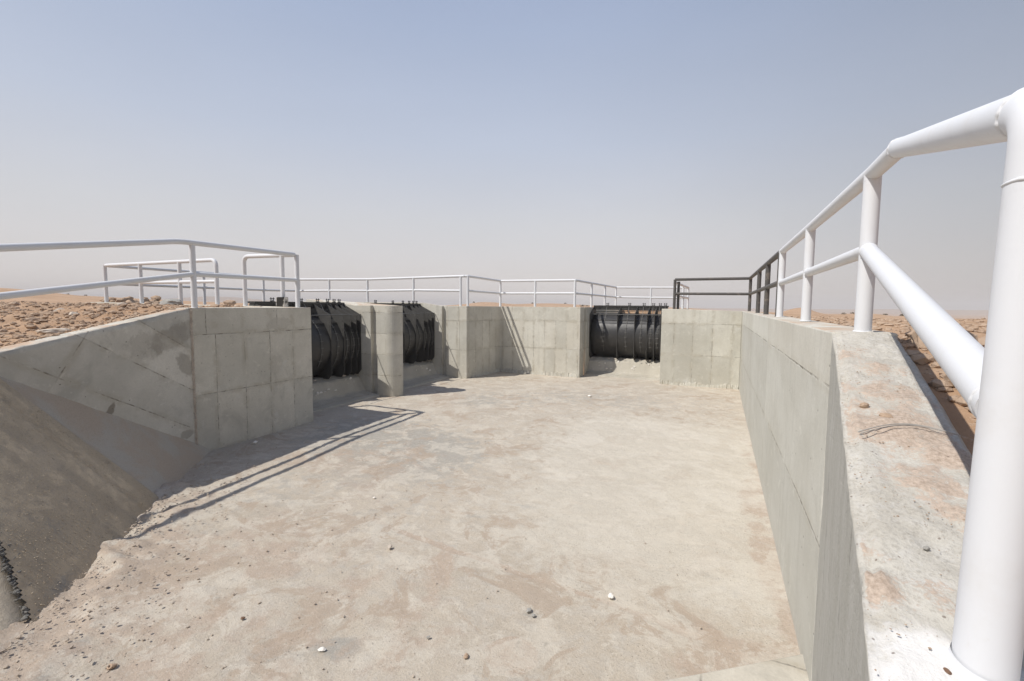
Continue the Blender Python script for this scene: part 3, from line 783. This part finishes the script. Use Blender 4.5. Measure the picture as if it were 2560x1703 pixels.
railing('white pipe railing on the left abutment and wing wall, ending in a bent post', M['white'],
        [(-6.92, .9, 2.85), (-7.85, 4.46, 3.485), (-7.94, 6.75, 3.515), (-9.56, 6.75, 3.54)],
        [(-6.95, 1.0, 1.78), (-7.87, 4.67, 2.43), (-7.94, 6.75, 2.44), (-8.37, 6.75, 2.45), (-9.56, 6.75, 2.46)], end_down=2.42, mids=[1, 1, 0, 0])
railing('white pipe railing round the far side of the left gate chamber', M['white'],
        [(-10.52, 6.75, 3.50), (-15.25, 6.75, 3.51), (-15.45, 13.2, 3.50), (-12.33, 13.68, 3.48), (-8.05, 13.68, 3.52)],
        [(-10.52, 6.75, 2.48), (-11.9, 6.75, 2.49), (-13.55, 6.75, 2.5), (-15.22, 6.75, 2.5), (-15.3, 9.4, 2.5), (-15.4, 11.6, 2.5), (-15.43, 13.2, 2.55), (-14.03, 13.42, 2.58), (-12.33, 13.68, 2.57), (-10.18, 13.68, 2.57), (-8.19, 13.68, 2.48)], start_down=2.42)
railing('white pipe railing along the end wall and round the right gate chamber', M['white'],
        [(-8.04, 13.68, 3.52), (-7.93, 13.72, 3.52), (-7.67, 15.75, 3.46), (-4.71, 15.75, 3.44), (-4.65, 22.45, 3.46), (-1.35, 22.45, 3.42), (-1.42, 16.5, 3.36)],
        [(-7.93, 13.72, 2.48), (-7.67, 15.75, 2.48), (-6.24, 15.75, 2.48), (-4.72, 15.75, 2.48), (-4.65, 17.8, 2.48), (-4.65, 20.1, 2.48), (-4.65, 22.45, 2.48), (-3.0, 22.45, 2.45), (-1.35, 22.45, 2.45), (-1.4, 20.0, 2.45), (-1.42, 16.5, 2.45)])
railing('bare unpainted steel railing in the far right corner', M['bare'],
        [(-1.36, 15.75, 3.41), (.80, 15.72, 3.41), (.80, 7.82, 3.335)],
        [(-1.36, 15.75, 2.44), (.82, 15.70, 2.40), (.80, 11.97, 2.39), (.80, 9.88, 2.385), (.80, 7.86, 2.38)], rail_mat=M['bare'], mid_fr=.53)
# extra bare post beside the end post
def near_railing():
    root = railing('white pipe railing on the long right wall, sloping down to the thick near end post', M['white'],
            [(.80, 7.80, 3.335), (.80, 5.47, 3.315), (.80, 3.42, 3.31), (.785, 2.93, 3.305)],
            [(.80, 7.70, 2.38), (.80, 5.47, 2.375), (.80, 3.42, 2.362)], welds=True, mid_fr=.52)
    O = Vector((.80, 7.70, 2.38))
    P = Vector((.487, 1.13, 1.80)); top = Vector((.522, 1.165, 2.862)); wl = Vector((.785, 2.93, 3.305))
    r = .0465
    bm = bmesh.new(); Q = P.lerp(top, .86); path = bend([wl, top, Q], .075, 9)
    tube(bm, [p - O for p in path], r, 40)
    d = (top - wl).normalized()
    tr = obj('top_rail', bm, M['white'], root)
    for c, sd, wd in ((wl + d * .01, 3, .008), (top - d * .085, 4, .0065)):
        bm = bmesh.new(); bead(bm, c - O, d, r * .975, wd, sd, 44); obj('weld_bead', bm, M['white'], tr)
    bm = bmesh.new(); tube(bm, [P - Vector((0, 0, .08)) - O, P.lerp(top, .88) - O], r, 48)
    # painted mortar fillet at the foot
    rings = []
    for k, (rr, zz) in enumerate([(r * .99, .03), (r * 1.05, .014), (r * 1.22, .004), (r * 1.7, -.006), (r * 2.1, -.03)]):
        ring = []
        for j in range(40):
            a = 2 * math.pi * j / 40; q = rr * (1 + (.10 * mnoise.noise(Vector((math.cos(a) * 2, math.sin(a) * 2, k * .4))) if k > 1 else 0))
            y = math.sin(a) * q
            ring.append(bm.verts.new(P + Vector((math.cos(a) * q, y, zz + .25 * y)) - O))
        rings.append(ring)
    for A, B in zip(rings[:-1], rings[1:]):
        for j in range(40):
            f = bm.faces.new((A[j], B[j], B[(j + 1) % 40], A[(j + 1) % 40])); f.smooth = True
    pt = obj('post', bm, M['white'], root)
    bm = bmesh.new(); bead(bm, P.lerp(top, .878) - O, top - P, r * .985, .005, 8, 60); obj('weld_bead', bm, M['white'], pt)
    a = Vector((.80, 3.42, 2.362 + .52 * (3.31 - 2.362))); b = Vector((.502, 1.147, 2.308)); d = (b - a).normalized()
    bm = bmesh.new(); tube(bm, [a + d * .02 - O, b - d * .02 - O], r * .97, 36)
    mr = obj('mid_rail', bm, M['white'], root)
    for c, sd in ((a + d * .046, 12), (b - d * .05, 13)):
        bm = bmesh.new(); bead(bm, c - O, d, r * .95, .006, sd, 40); obj('weld_bead', bm, M['white'], mr)
near_railing()
t = empty('steel_post', (-1.26, 15.93, 2.44)); tag(t, 'single bare steel post beside the corner post of the unpainted railing', 'post')
bm = bmesh.new(); tube(bm, [(0, 0, -.05), (0, 0, .9)], R, 18); bead(bm, (0, 0, .002), (0, 0, 1), R * 1.02, .007, 3); obj('pipe', bm, M['bare'], t)
bm = bmesh.new(); tube(bm, [(0, 0, .86), (0, 0, .91)], R * 1.12, 18); obj('cap', bm, M['blackrough'], t)

# ------------------------------------------------------------------ sluice gates
RIBX = [0.0, 1.02, 1.64, 2.08, 2.33, 2.54, 2.70]
CABX = [.50, 1.33, 1.86, 2.20, 2.435, 2.62]
def skin_y(z):
    q = max(0., 1 - ((z - 1.42) / .86) ** 2); return .90 - .88 * math.sqrt(q)
def box(bm, a, b):
    (x0, y0, z0), (x1, y1, z1) = a, b
    v = [bm.verts.new(p) for p in ((x0, y0, z0), (x1, y0, z0), (x1, y1, z0), (x0, y1, z0), (x0, y0, z1), (x1, y0, z1), (x1, y1, z1), (x0, y1, z1))]
    for f in ((0, 3, 2, 1), (4, 5, 6, 7), (0, 1, 5, 4), (1, 2, 6, 5), (2, 3, 7, 6), (3, 0, 4, 7)): bm.faces.new([v[i] for i in f])
def gate_proto():
    root = empty('sluice_gate')
    bm = bmesh.new(); zs = [1.42 - .86 * math.cos(t) for t in np.linspace(.25, math.pi - .25, 28)]
    rows = [[bm.verts.new((x, skin_y(z), z)) for z in zs] for x in np.linspace(.0, 2.70, 12)]
    for A, B in zip(rows[:-1], rows[1:]):
        for i in range(len(zs) - 1):
            f = bm.faces.new((A[i], B[i], B[i + 1], A[i + 1])); f.smooth = True
    skin = obj('skin_plate', bm, M['blackrough'], root)
    sm = skin.modifiers.new('thick', 'SOLIDIFY'); sm.thickness = .012; sm.offset = -1
    r = random.Random(2)
    for x in RIBX:
        prof = [(0.0, .70), (0.0, 2.235), (.62, 2.52), (.80, 2.52), (.92, 2.25), (.92, .60), (.30, .56), (.12, .56)]
        bm = bmesh.new(); w = .007
        A = [bm.verts.new((x - w, y, z)) for y, z in prof]; B = [bm.verts.new((x + w, y, z)) for y, z in prof]
        bm.faces.new(A); bm.faces.new(B[::-1])
        for i in range(len(prof)):
            j = (i + 1) % len(prof); bm.faces.new((A[j], A[i], B[i], B[j]))
        # bolt heads up the front edge
        for z in np.arange(.85, 2.1, .11):
            y = .0 if z < .6 else .02
            box(bm, (x - .016, y + .012, z), (x + .016, y + .034, z + .022))
        obj('rib', bm, M['ribm'], root)
    bm = bmesh.new(); box(bm, (-.02, .60, 2.52), (2.72, .95, 2.565)); box(bm, (-.02, .62, 2.40), (2.72, .635, 2.519)); obj('top_beam', bm, M['black'], root)
    bm = bmesh.new(); tube(bm, [(0, -.012, 2.235), (2.7, -.012, 2.235)], .013, 8); obj('cross_rod', bm, M['rod'], root)
    for z, y in ((2.02, skin_y(2.02) - .02), (2.33, .86), (2.27, .62)):
        bm = bmesh.new(); tube(bm, [(0, y, z), (2.7, y, z)], .011, 8); obj('stiffener', bm, M['black'], root)
    for i, x in enumerate(CABX):
        bm = bmesh.new()
        for dx in (-.03, .035):
            tube(bm, [(x + dx, .70, 2.55), (x + dx, .70, 2.665)], .010, 8)
            tube(bm, [(x + dx - .028, .70, 2.632), (x + dx + .028, .70, 2.632)], .011, 6)
            box(bm, (x + dx - .018, .682, 2.566), (x + dx + .018, .718, 2.582))
        obj('clamp_bolt', bm, M['black'], root)
        zz = [z for z in np.linspace(2.1, .85 + .05 * (i % 2), 16)]
        pts = [(x, .70, 2.60), (x, .58, 2.50)] + [(x + .008 * math.sin(z * 7 + i), skin_y(z) - .018, z) for z in zz]
        bm = bmesh.new(); tube(bm, pts, .0075, 6)
        for z in np.arange(2.08, .9, -.17):
            y = skin_y(z) - .020; tube(bm, [(x - .045, y, z), (x + .045, y, z + .004)], .007, 6)
        obj('cable', bm, M['zinc'], root)
    return root
def copy_tree(o, parent=None):
    c = o.copy(); COL.objects.link(c); c.parent = parent
    for ch in list(o.children): copy_tree(ch, c)
    return c
g0 = gate_proto()
gates = [g0, copy_tree(g0), copy_tree(g0)]
GL = ['black ribbed sluice gate nearest the left abutment wall, with a curved plate in shade',
      'black ribbed sluice gate just beyond the round nosed pier',
      'black ribbed sluice gate in the end wall at right, in full sun']
for g, lab, (loc, rz) in zip(gates, GL, [((-9.1, 7.10, 0), math.pi / 2), ((-9.12, 10.74, 0), math.pi / 2), ((-4.43, 16.8, 0), 0)]):
    g.location = loc; g.rotation_euler = (0, 0, rz); tag(g, lab, 'sluice gate', 'black sluice gates of the intake')
def sill(w, seed):
    prof = [(1.0, .60), (.34, .585), (.13, .50), (.08, .46), (-.10, .14), (-.16, .10), (-.62, .035), (-.66, -.06), (1.0, -.1)]
    bm = bmesh.new(); uvl = bm.loops.layers.uv.new('UVMap'); n = 70; rows = []
    for i in range(n + 1):
        x = w * i / n; row = []
        for k, (y, z) in enumerate(prof):
            e = mnoise.noise(Vector((x * 3 + seed, k * .9, 0))); 
            row.append(bm.verts.new((x, y + .02 * e, z + (.025 * mnoise.noise(Vector((x * 6, k * 1.7, seed))) if 0 < k < 6 else 0))))
        rows.append(row)
    for A, B in zip(rows[:-1], rows[1:]):
        for j in range(len(prof) - 1):
            f = bm.faces.new((A[j], A[j + 1], B[j + 1], B[j]))
            for lp in f.loops: lp[uvl].uv = (lp.vert.co.x, lp.vert.co.z - lp.vert.co.y)
    return obj('gate_sill', bm, M['sillc'])
for i, (w, loc, rz, lab) in enumerate([(2.83, (-9.1, 6.985, 0), math.pi / 2, 'sloping concrete sill below the gate nearest the left abutment'),
                                       (3.06, (-9.12, 10.405, 0), math.pi / 2, 'sloping concrete sill below the gate beyond the pier'),
                                       (2.72, (-4.445, 16.8, 0), 0, 'sloping concrete sill below the sunlit gate at right')]):
    s = sill(w, i * 7.3); s.location = loc; s.rotation_euler = (0, 0, rz); tag(s, lab, 'gate sill', 'sills under the sluice gates')
    # splashes of pale mortar left on the sill's break
    r = random.Random(i + 3); bm = bmesh.new()
    for q in range(11):
        x = .25 + (w - .5) * r.random(); k = r.random(); y = lerp(.10, -.06, k); z = lerp(.49, .2, k)
        rock_into(bm, (x, y - .015, z + .01), (.03 + .05 * r.random() ** 2, .012, .015 + .035 * r.random() ** 2), r.randrange(999), 1, rz=0)
    obj('mortar_splash', bm, M['whiterock'], s)
    bm = bmesh.new()
    for q in range(14):
        x = .1 + (w - .2) * r.random()
        rock_into(bm, (x, .02 + .2 * r.random(), .575 + .02 * r.random()), (.02 + .05 * r.random(), .02, .010 + .012 * r.random()), r.randrange(999), 1)
    obj('mortar_bead', bm, M['palerock'], s)

# ------------------------------------------------------------------ small things on the walls
def stone(name, loc, size, mat, label, cat='stone', group=None, sub=3, seed=None, rz=None):
    bm = bmesh.new(); rock_into(bm, (0, 0, 0), size, seed if seed is not None else int(abs(loc[0] * 131 + loc[1] * 77) * 10) % 9999, sub, rz=rz)
    o = obj(name, bm, M[mat], loc=loc); tag(o, label, cat, group); return o
# stub of steel smeared black and white beside the corner post
t = empty('steel_stub', (-8.33, 6.70, 2.445)); tag(t, 'short square steel stub smeared with black and white paint beside the corner post', 'steel stub')
bm = bmesh.new(); box(bm, (-.125, -.06, 0), (.11, .06, .205)); bmesh.ops.bevel(bm, geom=list(bm.edges), offset=.008, segments=2, affect='EDGES'); 
def smear_mat():
    k = NT('black_white_smear'); ob = k.coord('Object')
    f = k.map(k.math('ADD', k.math('MULTIPLY', k.math('ABSOLUTE', k.sep(ob)[0]), 4.5), k.math('MULTIPLY', k.noise(ob, 14, 5, .7), .6)), .72, .8)
    return k.done(k.mix(f, (.025, .024, .022), (.6, .58, .54)), .5)
obj('block', bm, smear_mat(), t)
stone('stone', (-10.05, 6.72, 2.52), (.13, .09, .075), 'rock', 'small tan stone lying on the left chamber wall between the two bent posts')
# bent wire on the near coping
t = empty('wire', (.58, 2.02, 2.05)); tag(t, 'bent grey tie wire lying across the sandy right coping', 'wire')
bm = bmesh.new(); pts = []
for i in range(26):
    a = i / 25; x = -.10 + .30 * a; y = .03 * math.sin(a * 3) + .05 * math.sin(a * 2.2) ; X = .58 + x; Y = 2.02 + y
    pts.append((x, y, 2.362 - .25 * (3.326 - Y) + .016 + .012 * math.sin(a * 3.1) - 2.05))
tube(bm, bend([pts[0]] + pts[1:-1:3] + [pts[-1]], .02, 3), .0022, 6); tube(bm, [(p[0], p[1] - .025 + .01 * i / 26, p[2]) for i, p in enumerate(pts[:22])], .0018, 6)
obj('strand', bm, M['wire'], t)

# ------------------------------------------------------------------ rocks
def on_coping(v, u): return 2.362 - .25 * (3.326 - u)
for i, (v, u, s, mt, lab) in enumerate([(.60, 2.17, .028, 'rock', 'rounded tan stone on the coping just below the bent wire'), (.55, 2.27, .024, 'rock', 'flat tan stone on the coping above the bent wire'),
        (.425, 1.10, .008, 'redrock', 'brown pebble on the bare part of the coping'), (.465, 1.02, .007, 'redrock', 'dark brown pebble on the white paint nearest the end post'),
        (.345, .935, .009, 'redrock', 'rust brown pebble on the white paint near the inner edge'), (.50, 1.45, .010, 'greyrock', 'small grey pebble low on the coping')]):
    stone('pebble', (v, u, on_coping(v, u) + s * .35), (s, s * .8, s * .62), mt, lab, 'pebble', 'pebbles on the right coping', 2, i + 11)
# right: slabs and blocks beside the wing wall
def gst(v, u, dz, size, mat, lab, seed, rz=None, group=None): stone('rock', (v, u, gz(v, u) + dz), size, M_(mat), lab, 'rock', group, 3, seed, rz)
def M_(m): return m
gst(1.22, 2.58, .035, (.25, .42, .10), 'rock', 'large flat sandstone slab tucked against the right wing wall', 4, .1)
gst(1.26, 3.72, .05, (.17, .13, .09), 'rock', 'angular tan rock with a shaded face beside the right wing wall', 9, .4)
gst(1.16, 3.32, .03, (.10, .16, .10), 'rock', 'brown wedge of rock leaning on the right wing wall', 23, .9)
gst(1.42, 3.50, .04, (.15, .12, .07), 'rock', 'rounded tan rock right of the wedge shaped one', 31, 1.4)
gst(1.10, 2.2, .03, (.12, .2, .08), 'rock', 'low rock at the foot of the wing wall beside the near post', 37, .3)
# left: blocks near the frame edge
gst(-8.75, 2.35, .08, (.19, .16, .17), 'rock', 'big brown block of rock at the left edge of the photo', 5, .2)
gst(-8.55, 2.2, .03, (.16, .12, .11), 'rock', 'lower brown block in front of the big one at the left edge', 15, .6)
gst(-7.98, 2.95, .035, (.16, .09, .055), 'palerock', 'pale pointed stone on the edge of the left wing wall', 25, 1.2)
for i in range(54):
    r = random.Random(i + 400)
    if i < 38: v, u = -8.2 - 5.5 * r.random() ** 1.3, 2.2 + 4.1 * r.random()
    else: v, u = 1.35 + 2.6 * r.random(), 2.6 + 9 * r.random()
    s = .03 + .10 * r.random() ** 3
    side = 'left of the wing wall railing' if i < 38 else 'on the slope outside the right wall'
    stone('rock', (v, u, gz(v, u) + s * .15), (s * 1.25, s * .9, s * .6), 'rock' if r.random() < .75 else 'palerock',
          'tan rock lying loose in the rubble ' + side, 'rock', 'loose rocks ' + side, 2, i + 60)
# heap of broken earth at the end of the near chamber wall
for i in range(26):
    r = random.Random(i + 900); v = -17.2 + 2.6 * r.random(); u = 6.9 + 1.2 * r.random()
    s = .05 + .08 * r.random()
    stone('clod', (v, u, 2.47 + .26 * math.exp(-((v + 16.0) / .9) ** 2) * r.random() + .03), (s * 1.3, s, s * .7), 'rock', 'reddish clod in the earth heap at the far end of the left chamber wall', 'clod', 'clods of the earth heap', 2, i + 7)
for i, (v, u, s, mt, lab) in enumerate([(-10.7, 5.9, .16, 'greyrock', 'flat grey mortar slab left lying behind the abutment'), (-10.2, 6.1, .10, 'palerock', 'pale lump beside the grey mortar slab'), (-9.4, 6.0, .10, 'rock', 'tan lump below the first bent post'), (-9.9, 5.6, .13, 'rock', 'orange tan rock in front of the grey mortar slab')]):
    stone('rock', (v, u, gz(v, u) + s * .2), (s * 1.5, s, s * .45), mt, lab, 'rock', None, 3, i + 70)
# floor: named bits
for i, (v, u, s, mt, lab) in enumerate([(-.76, 3.77, .027, 'whiterock', 'white mortar chip beside the sandy crack on the floor'), (-2.52, 2.27, .024, 'whiterock', 'white chip beside the dark gravel patch'),
        (-3.98, 4.48, .017, 'whiterock', 'small white chip on the grey left part of the floor'), (-3.21, 12.3, .055, 'whiterock', 'white chip on the floor in front of the end wall'), (-7.49, 5.38, .05, 'whiterock', 'white scrap at the foot of the shaded abutment'),
        (-1.55, 2.66, .022, 'rock', 'pinkish stone beside the round sandy spot'), (-1.9, 2.7, .014, 'greyrock', 'grey pebble left of the round sandy spot'), (-1.33, 3.30, .024, 'greyrock', 'crumbled grey cement lump in mid floor'), (-1.27, 3.26, .018, 'greyrock', 'small piece broken off the cement lump'),
        (-3.35, 2.25, .017, 'redrock', 'rust coloured pebble on the sandy left floor'), (-3.7, 1.55, .028, 'rock', 'split brown stone near the grey streak'), (-4.35, 1.6, .035, 'palerock', 'long pale pebble by the mortar crust'), (-3.0, 3.6, .03, 'palerock', 'small pale stone on the dusty left floor')]):
    stone('stone', (v, u, s * .3 + .01), (s * 1.2, s * .9, s * .55), mt, lab, 'stone', None, 2, i + 170)

# uncountable gravel: one object on each kind of surface
def scatter(name, n, fpos, smin, smax, mat, seed):
    r = np.random.default_rng(seed); base = []
    t_ = (1 + 5 ** .5) / 2
    ico = np.array([(-1, t_, 0), (1, t_, 0), (-1, -t_, 0), (1, -t_, 0), (0, -1, t_), (0, 1, t_), (0, -1, -t_), (0, 1, -t_), (t_, 0, -1), (t_, 0, 1), (-t_, 0, -1), (-t_, 0, 1)]) / 1.9
    fc = np.array([(0, 11, 5), (0, 5, 1), (0, 1, 7), (0, 7, 10), (0, 10, 11), (1, 5, 9), (5, 11, 4), (11, 10, 2), (10, 7, 6), (7, 1, 8), (3, 9, 4), (3, 4, 2), (3, 2, 6), (3, 6, 8), (3, 8, 9), (4, 9, 5), (2, 4, 11), (6, 2, 10), (8, 6, 7), (9, 8, 1)])
    P = fpos(r, n); n = len(P)
    s = smin + (smax - smin) * r.random(n) ** 4
    V = ico[None] * (1 + .35 * (r.random((n, 12, 1)) - .5)) * (s[:, None, None] * np.stack([.8 + .6 * r.random(n), .7 + .4 * r.random(n), .4 + .3 * r.random(n)], 1)[:, None, :])
    a = r.random(n) * 6.28; ca = np.cos(a)[:, None]; sa = np.sin(a)[:, None]
    Vx = V[..., 0] * ca - V[..., 1] * sa; Vy = V[..., 0] * sa + V[..., 1] * ca
    V = np.stack([Vx, Vy, V[..., 2]], -1) + P[:, None, :] + np.array([0, 0, 1]) * (s * .2)[:, None, None]
    F = (fc[None] + (np.arange(n) * 12)[:, None, None]).reshape(-1, 3)
    me = bpy.data.meshes.new(name); me.from_pydata(V.reshape(-1, 3).tolist(), [], F.tolist()); me.materials.append(M[mat])
    o = bpy.data.objects.new(name, me); COL.objects.link(o); return o
def f_floor(r, n):
    u = 1.0 + 13 * r.random(n) ** 2.2; v = -7.6 + 8.1 * r.random(n)
    keep = ((v + 6.41) * .735 + (u - 3.29) * .678 > .0) | (u > 4.2)
    w = np.clip(.16 + .9 * sstep(-1.5, -4.5, v + .1 * u), 0, 1); keep &= r.random(n) < w
    return np.stack([v, u, .004 + .0 * v], 1)[keep]
o = scatter('gravel', 6500, f_floor, .0022, .012, 'gravel', 5); tag(o, 'fine gravel and grit strewn over the dusty canal floor', 'gravel', kind='stuff')
def f_toe(r, n):
    t = -1.2 + 4.6 * r.random(n); e = .05 + .9 * r.random(n) ** 2
    v = -6.41 + .6775 * t + .7355 * e; u = 3.29 - .7355 * t + .6775 * e
    return np.stack([v, u, .02 + .05 * (1 - e)], 1)
def f_bank(r, n):
    t = -.35 + 2.75 * r.random(n); h = 2.4 * r.random(n); c = math.cos(math.radians(52)); s_ = math.sin(math.radians(52))
    ok = (t < 2.35 - .63 * h) & (t > .05 + .16 * h); t = t[ok]; h = h[ok]
    v = -6.41 + .6775 * t - .7355 * h * c + .579 * .036; u = 3.29 - .7355 * t - .6775 * h * c + .534 * .036
    k = v > -7.77 + .25 * (4.535 - u)
    return np.stack([v, u, h * s_ + .616 * .036], 1)[k]
o = scatter('grit', 14000, f_bank, .0015, .007, 'bankgrit', 15); tag(o, 'coarse grit stuck all over the shaded sloping bank lining', 'grit', kind='stuff')
o = scatter('gravel', 1900, f_toe, .003, .015, 'gravel', 6); tag(o, 'gravel gathered along the toe of the shaded left bank', 'gravel', kind='stuff')
def f_soil(r, n):
    k = r.random(n) < .6
    v = np.where(k, -7.2 - 16 * r.random(n) ** 1.7, .95 + 10 * r.random(n) ** 1.6); u = np.where(k, .2 + 8 * r.random(n), .8 + 17 * r.random(n) ** 1.5)
    vin = -7.77 + .25 * np.clip(4.535 - u, 0, 6)
    ok = np.where(k, (v < vin - .28) & ((u < 6.5) | (v < -15.7)), v > .95); v = v[ok]; u = u[ok]
    return np.stack([v, u, ground_z(v, u)], 1)
o = scatter('rubble', 46000, f_soil, .007, .055, 'rock', 8); tag(o, 'stony rubble covering the desert soil on both sides of the canal', 'rubble', kind='stuff')
def f_cop(r, n):
    u = 1.0 + 2.2 * r.random(n); d = 3.326 - u; v = .632 - .148 * d + (.29 + .033 * d) * r.random(n)
    a = fbm(v, u, 5, 4, 77) > .5; v = v[a]; u = u[a]
    return np.stack([v, u, 2.362 - .25 * (3.326 - u) + .004], 1)
o = scatter('grit', 1800, f_cop, .001, .0036, 'rock', 9); tag(o, 'loose grit and crumbs scattered on the right coping', 'grit', kind='stuff')

# sparse shrubs on the mounds
def shrub(x, y, h, seed, label):
    r = random.Random(seed); bm = bmesh.new()
    for i in range(60):
        a = r.random() * 6.28; e = r.random() ** .6; d = h * e
        c = Vector((math.cos(a) * d * .8, math.sin(a) * d * .8, h * (.15 + .7 * r.random() * (1 - .5 * e)))); s = h * .16
        q = [c + Vector((r.gauss(0, s), r.gauss(0, s), r.gauss(0, s))) for _ in range(3)]
        bm.faces.new([bm.verts.new(p) for p in q])
    return tag(obj('shrub', bm, M['shrub'], loc=(x, y, gz(x, y) - .02)), label, 'shrub', 'dry shrubs dotted over the mounds')
def sh_mat():
    k = NT('dry_shrub'); return k.done(k.mix(k.noise(k.coord('Object'), 8), (.10, .085, .055), (.17, .14, .095)), .9)
M['shrub'] = sh_mat()
for i, (px, d, h) in enumerate([(1340, 118, .8), (1350, 125, .6), (1300, 165, .6), (1225, 165, .55), (1090, 148, .5), (1940, 68, .3), (1960, 69, .25), (1990, 70, .3), (2035, 72, .3), (2075, 76, .35), (2100, 77, .25), (1930, 60, .25), (1912, 58, .25), (2060, 60, .22), (30, 82, .3), (160, 84, .25), (250, 88, .22), (200, 86, .22)]):
    x, y = az(px, d); shrub(x, y, h, i, ['dark dry shrub on the mound seen behind the end wall', 'dark dry shrub on the tan mound right of the right railing', 'dark dry shrub on the far mound at left'][0 if px < 1400 and px > 900 else (1 if px > 1400 else 2)])

# ------------------------------------------------------------------ haze
HAZE = 0.0007
if HAZE:
    bm = bmesh.new(); box(bm, (-2600, -2600, -16), (2600, 2600, 34))
    k = bpy.data.materials.new('dust_haze'); k.use_nodes = True; nt = k.node_tree
    nt.nodes.remove(nt.nodes['Principled BSDF']); v = nt.nodes.new('ShaderNodeVolumePrincipled')
    v.inputs['Color'].default_value = (.998, .955, .93, 1); v.inputs['Density'].default_value = HAZE; v.inputs['Anisotropy'].default_value = -.12
    nt.links.new(v.outputs[0], nt.nodes['Material Output'].inputs['Volume'])
    o = obj('haze', bm, k); tag(o, 'pale dust haze filling the air over the desert', 'haze', kind='stuff')
